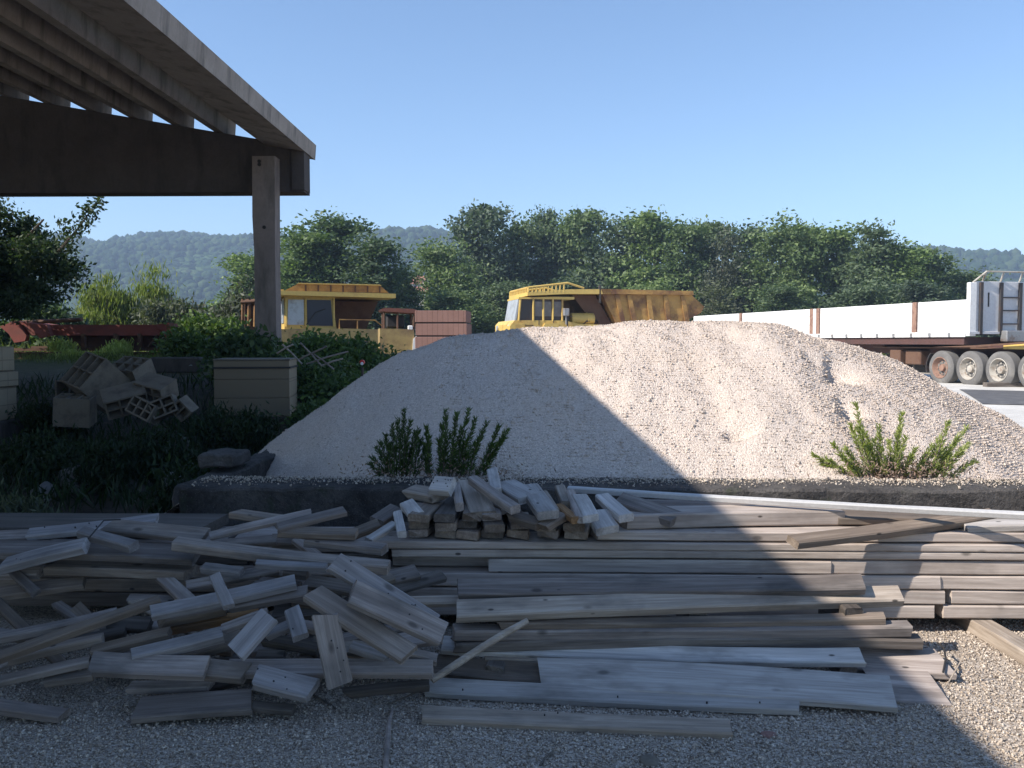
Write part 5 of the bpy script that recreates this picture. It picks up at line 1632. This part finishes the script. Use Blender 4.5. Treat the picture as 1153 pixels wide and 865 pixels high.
# ------------------------------------------------------------------ rusty loader cab
Yl = 25.0
sl = Yl / 1000
t = thing('loader', ((446 - 600) * sl, Yl + .4, terrain((446 - 600) * sl, Yl)), R(12), 'old loader with a rusty red cab roof between the left dumper and the maroon blocks', 'loader')
zg3 = t.location.z
def lx(px): return (px - 446) * sl
def lz(py): return 1.6 + (385 - py) * sl - zg3
b = MB(); b.prism([(lx(424), lz(349)), (lx(430), lz(347)), (lx(462), lz(348)), (lx(470), lz(351)), (lx(469), lz(353)), (lx(426), lz(351))], 'y', -.5, .7); b.build('roof', M['roof_rust'], t)
b = MB()
for px, yy in ((429, -.45), (444, -.45), (462, -.45), (429, .6), (462, .6)): b.tube([(lx(px), yy, lz(372)), (lx(px), yy, lz(351))], .03, 6)
b.build('roof_post', M['rust'], t)
b = MB(); b.box((lx(442), .0, lz(362)), (.5, .5, .36), bev=.04); b.build('seat', M['black'], t)
b = MB(); b.prism([(lx(424), lz(370)), (lx(462), lz(371)), (lx(463), lz(398)), (lx(424), lz(398))], 'y', -.55, .9); b.build('body', M['faded_yellow'], t)
b = MB(); b.box((lx(458), -.5, lz(369.5)), (.14, .1, .14), bev=.02); b.build('headlight', M['white'], t)
b = MB(); b.prism([(lx(461), lz(382)), (lx(465), lz(378)), (lx(470), lz(388)), (lx(464), lz(398)), (lx(460), lz(398))], 'y', -.62, -.5); b.build('ladder_plate', M['white'], t)
for xx in (-.5, .5):
    for yy in (-.1, 1.0): wheel(t, xx * .9, yy, .42, .42, .3, M['rustrim'], -1).rotation_euler = (0, 0, R(90 if xx > 0 else -90))

# ------------------------------------------------------------------ white flatbed trailer
P3 = Vector((.518 * 24.3, 24.3)); 
dirv = Vector((-.277, .961)).normalized()
ang = math.atan2(-dirv.y, -dirv.x)          # local +x = towards the viewer's end
C0 = P3 + dirv * 1.10                        # headboard corner, local origin
zt = terrain(C0.x, C0.y) - .01
t = thing('flatbed_trailer', (C0.x, C0.y, zt), ang, 'long white flatbed trailer with drop sides on a rusty brown chassis and three axles', 'trailer')
# local frame: x towards near end, y = left of that = away from the camera side? side facing camera at y=0, body extends to y=+2.5
def loc(p):
    v = Vector((p.x - C0.x, p.y - C0.y)); c, s_ = math.cos(-ang), math.sin(-ang)
    return (v.x * c - v.y * s_, v.x * s_ + v.y * c)
pr = Vector((C0.x + 1.0, C0.y)); sgn = 1 if loc(pr)[1] > 0 else -1
def tz(py): return 1.6 + (385 - py) / 1000 * C0.y - zt
LEN = 17.2
zb_, zs_, zh_ = tz(375.5), tz(338), tz(320)
WID = 2.5 * sgn
def tb(b, x0, x1, y0, y1, z0, z1, bev=0): b.box(((x0 + x1) / 2, (y0 + y1) / 2 * sgn, (z0 + z1) / 2), (abs(x1 - x0), abs(y1 - y0), abs(z1 - z0)), bev=bev)
def along(px):
    """distance along the side for a pixel column at deck height"""
    best = None
    for k in range(0, 400):
        d_ = LEN * k / 400
        q = C0 + dirv * d_
        e = abs(proj((q.x, q.y, zt + zs_)).x - px)
        if best is None or e < best[0]: best = (e, d_)
    return -best[1]
posts = [along(1030), along(921), along(834)]
# drop sides
edges = [-.12] + [p for p in posts] + [-LEN]
for i in range(4):
    a, c = edges[i] - (.14 if i else 0), edges[i + 1] + (.14 if i < 3 else 0)
    b = MB(); tb(b, a, c, 0, .05, zb_ + .05, zs_, .012)
    o = b.build('side_panel', M['white'], t)
    b = MB(); tb(b, a - .05, c + .05, -.012, -.003, zb_ + .05 + (zs_ - zb_) * .33, zb_ + .05 + (zs_ - zb_) * .345); tb(b, a - .05, c + .05, -.012, -.003, zb_ + .05 + (zs_ - zb_) * .66, zb_ + .05 + (zs_ - zb_) * .675); b.build('ridge', M['offwhite'], o)
    b = MB(); tb(b, a, c, 2.45, 2.5, zb_ + .05, zs_, .012); b.build('side_panel', M['white'], t)
for i, p in enumerate(posts):
    b = MB(); tb(b, p - .09, p + .09, -.02, .07, zb_ - .05, zs_ + .01, .01)
    if i == 1: tb(b, p - .50, p - .30, -.02, .07, zb_ - .05, zs_ + .01, .01)
    b.build('stake_post', M['rustrim'], t)
b = MB(); tb(b, -LEN, .05, -.02, 2.52, zb_ - .02, zb_ + .045); b.build('deck', M['offwhite'], t)
b = MB(); tb(b, -LEN, -.1, -.05, -.021, zb_ - .10, zb_ + .04); b.build('edge_rail', M['white'], t)
b = MB()
k = 0.7
while k < LEN: tb(b, -k - .05, -k + .05, -.075, -.051, zb_ - .08, zb_ + .02); k += .8
b.build('latch', M['steel'], t)
b = MB(); tb(b, -LEN, -.2, .02, 2.48, zb_ - .32, zb_ - .105); b.build('side_frame', M['chassis'], t)
b = MB()
for yy in (.65, 1.75): tb(b, -LEN, 7.0, yy, yy + .16, zb_ - .62, zb_ - .33)
b.build('chassis_beam', M['chassis'], t)
b = MB(); tb(b, -4.5, 6.9, .25, 2.25, zb_ - .44, zb_ - .40); b.build('sub_deck', M['rust'], t)
b = MB(); b.prism([(-1.5, zb_ - .395), (.2, zb_ - .395), (2.3, zb_ - .26), (2.3, zb_ - .22), (.1, zb_ - .34)], 'y', .05 * sgn, .12 * sgn); b.build('gusset', M['rust'], t)
b = MB(); tb(b, 1.0, 6.9, .22, .36, zb_ - .44, zb_ - .29, .01); b.build('yellow_bar', M['yellow'], t)
# corner post and headboard
b = MB(); tb(b, -.12, .02, -.01, .22, zb_ - .08, zh_ + .02, .012); b.build('corner_post', M['white'], t)
b = MB(); tb(b, -.06, -.01, .225, 2.5, zb_ + .05, zh_ + .06, .01); hb = b.build('headboard', M['offwhite'], t)
b = MB()
for yy in (.36, 1.04, 1.70, 2.35): tb(b, -.008, .06, yy - .045, yy + .045, zb_ - .02, zh_ + .03)
b.build('headboard_post', M['dsteel'], hb)
b = MB()
for zz in (zb_ + .25, zb_ + .63, zb_ + 1.0): tb(b, .03, .05, 1.10, 1.66, zz, zz + .035)
b.build('ladder_rung', M['dsteel'], hb)
b = MB(); tb(b, -.012, .004, .62, .66, zb_ + .75, zb_ + 1.15); b.build('slot', M['black'], hb)
b = MB(); tb(b, .0, .25, 1.05, 1.7, zb_ - .25, zb_ + .08, .03); tb(b, .05, .2, 1.9, 2.3, zb_ - .2, zb_ + .05, .03); b.build('coupling_box', M['steel'], t)
b = MB()
def tp(x, y, z): return (x, y * sgn, z)
b.tube([tp(-.04, .12, zh_ + .02), tp(.1, .45, zh_ + .33), tp(.1, 2.4, zh_ + .33)], .025, 6)
b.tube([tp(-.04, .45, zh_ + .06), tp(.1, .45, zh_ + .33)], .025, 6)
for yy in (1.05, 1.7, 2.35): b.tube([tp(-.03, yy, zh_ + .05), tp(.1, yy, zh_ + .33)], .025, 6)
b.build('top_railing', M['rim'], t)
rw = .5
for i, (xx, rm) in enumerate(((-1.10, M['rustrim']), (0.0, M['rim']), (1.10, M['rim']), (2.2, M['rim']))):
    for yy in (.18, 2.32):
        h = wheel(t, xx, yy * sgn, rw, rw, .36, rm, -sgn if yy < 1 else sgn)
    b = MB(); b.tube([(xx, .25 * sgn, rw), (xx, 2.25 * sgn, rw)], .07, 8); b.build('axle', M['dsteel'], t)
b = MB()
def arc(r0, r1, a0, a1, cx, y0, y1):
    n = 10
    pts = [(cx + r0 * math.cos(a0 + (a1 - a0) * i / n), rw + r0 * math.sin(a0 + (a1 - a0) * i / n)) for i in range(n + 1)]
    pts += [(cx + r1 * math.cos(a1 + (a0 - a1) * i / n), rw + r1 * math.sin(a1 + (a0 - a1) * i / n)) for i in range(n + 1)]
    b.prism(pts, 'y', y0 * sgn, y1 * sgn)
arc(.60, .575, math.pi * .75, math.pi * 1.08, -1.1, .0, .4); b.build('mudguard', M['dsteel'], t)
b = MB(); tb(b, -3.0, -2.3, .3, .7, .55, 1.0, .03); tb(b, -3.6, -3.1, .2, .5, .4, 1.0, .02); b.build('landing_gear', M['rust'], t)
b = MB(); tb(b, -4.4, 4.2, .7, 1.8, .30, zb_ - .64); b.build('suspension_shade', M['black'], t)  # black box runs past the axles to stand in for underbody shade
# timber lying by the wheels
q = G(1128, 437)
put_plank('railway_sleeper', Vector((q.x - .6, q.y - .3, q.z + .16)), Vector((q.x + 2.5, q.y + .0, q.z + .16)), .25, .14, Vector((0, 0, 1)), 'dark', 'dark sleeper lying on the yard beside the near trailer wheel', 'sleeper', None, 2001)

# ------------------------------------------------------------------ far houses
def house(px, py_base, Y, w, d, h, label, rz=0.0, roofh=1.6, zb=None):
    p = atY(px, py_base, Y)
    t = thing('house', p, rz, label, 'house', 'far houses')
    b = MB(); b.box((0, 0, h / 2 - 3), (w, d, h + 6)); b.build('wall', M['plaster'], t)
    b = MB(); b.prism([(-w / 2 - .4, h), (w / 2 + .4, h), (0, h + roofh)], 'y', -d / 2 - .4, d / 2 + .4) if w < d else b.prism([(-d / 2 - .4, h), (d / 2 + .4, h), (0, h + roofh)], 'x', -w / 2 - .4, w / 2 + .4)
    b.build('roof', M['roof'], t)
    n = max(2, int(w / 3))
    for k in range(n):
        b = MB(); b.box((-w / 2 + w * (k + .5) / n, -d / 2 - .02, h * .55), (.9, .1, 1.3)); b.build('window', M['window'], t)
    return t
house(462, 330, 250, 6, 5, 2.4, 'far low house with a red roof, left one in the gap between the trees', .1)
house(473, 324, 290, 5, 5, 2.2, 'far house with a red roof, upper right one in the gap between the trees', -.2)
house(468, 340, 235, 6, 5, 2.4, 'far white house, lowest one in the gap between the trees', .15)
house(1113, 298, 700, 12, 9, 5.0, 'pinkish house alone on the wooded hilltop at the right', .2, 3)
# thin mast on the saddle of the left hill
p = atY(146, 281, 745)
t = thing('radio_mast', (p.x, p.y, p.z - 6), 0, 'thin far radio mast in the saddle of the left hills', 'mast')
b = MB(); b.tube([(0, 0, 0), (0, 0, 15)], [.5, .2], 6); b.build('mast_pole', M['steel'], t)
b = MB(); b.tube([(-1.5, 0, 11), (1.5, 0, 11)], .2, 6); b.build('crossarm', M['steel'], t)

# ------------------------------------------------------------------ air
b = MB(); b.box((0, 620, 58), (2860, 1480, 120.0))
hz = NT('air_haze')
pv_ = hz.n('ShaderNodeVolumePrincipled')
pv_.inputs['Color'].default_value = (0.56, 0.74, 1.0, 1)
pv_.inputs['Density'].default_value = 0.0007
hz.l(pv_.outputs[0], hz.out.inputs['Volume'])
hzo = tag(b.build('haze', hz.m), kind='stuff')

# ------------------------------------------------------------------ light
SUN_BACK, TAN_EFF = 24.0, 0.90
a_ = R(SUN_BACK)
elev = math.atan(TAN_EFF * math.cos(a_))
to_sun = Vector((-math.cos(elev) * math.cos(a_), -math.cos(elev) * math.sin(a_), math.sin(elev)))
sd = bpy.data.lights.new('sun', 'SUN'); sd.energy = 5.0; sd.angle = R(0.5); sd.color = (1.0, 0.93, 0.84)
so = bpy.data.objects.new('sun', sd); COL.objects.link(so)
so.rotation_euler = to_sun.to_track_quat('Z', 'Y').to_euler()
so.location = (-20, -5, 30)

w = bpy.data.worlds.new('World'); scene.world = w; w.use_nodes = True
nt_ = w.node_tree; nt_.nodes.clear()
sky = nt_.nodes.new('ShaderNodeTexSky'); sky.sky_type = 'NISHITA'; sky.sun_disc = False
sky.sun_elevation = elev
sky.sun_rotation = math.atan2(to_sun.x, to_sun.y)
sky.air_density = 1.0; sky.dust_density = 0.2; sky.ozone_density = 4.5; sky.altitude = 100
bg = nt_.nodes.new('ShaderNodeBackground'); bg.inputs['Strength'].default_value = 0.12
ow = nt_.nodes.new('ShaderNodeOutputWorld')
nt_.links.new(sky.outputs[0], bg.inputs[0]); nt_.links.new(bg.outputs[0], ow.inputs[0])

scene.view_settings.view_transform = 'Standard'
scene.view_settings.look = 'None'
scene.view_settings.exposure = 0.75
scene.view_settings.gamma = 1.0
scene.view_settings.use_curve_mapping = False
scene.cycles.use_denoising = True
scene.cycles.max_bounces = 8
scene.cycles.volume_bounces = 0
scene.cycles.caustics_reflective = False
scene.cycles.caustics_refractive = False
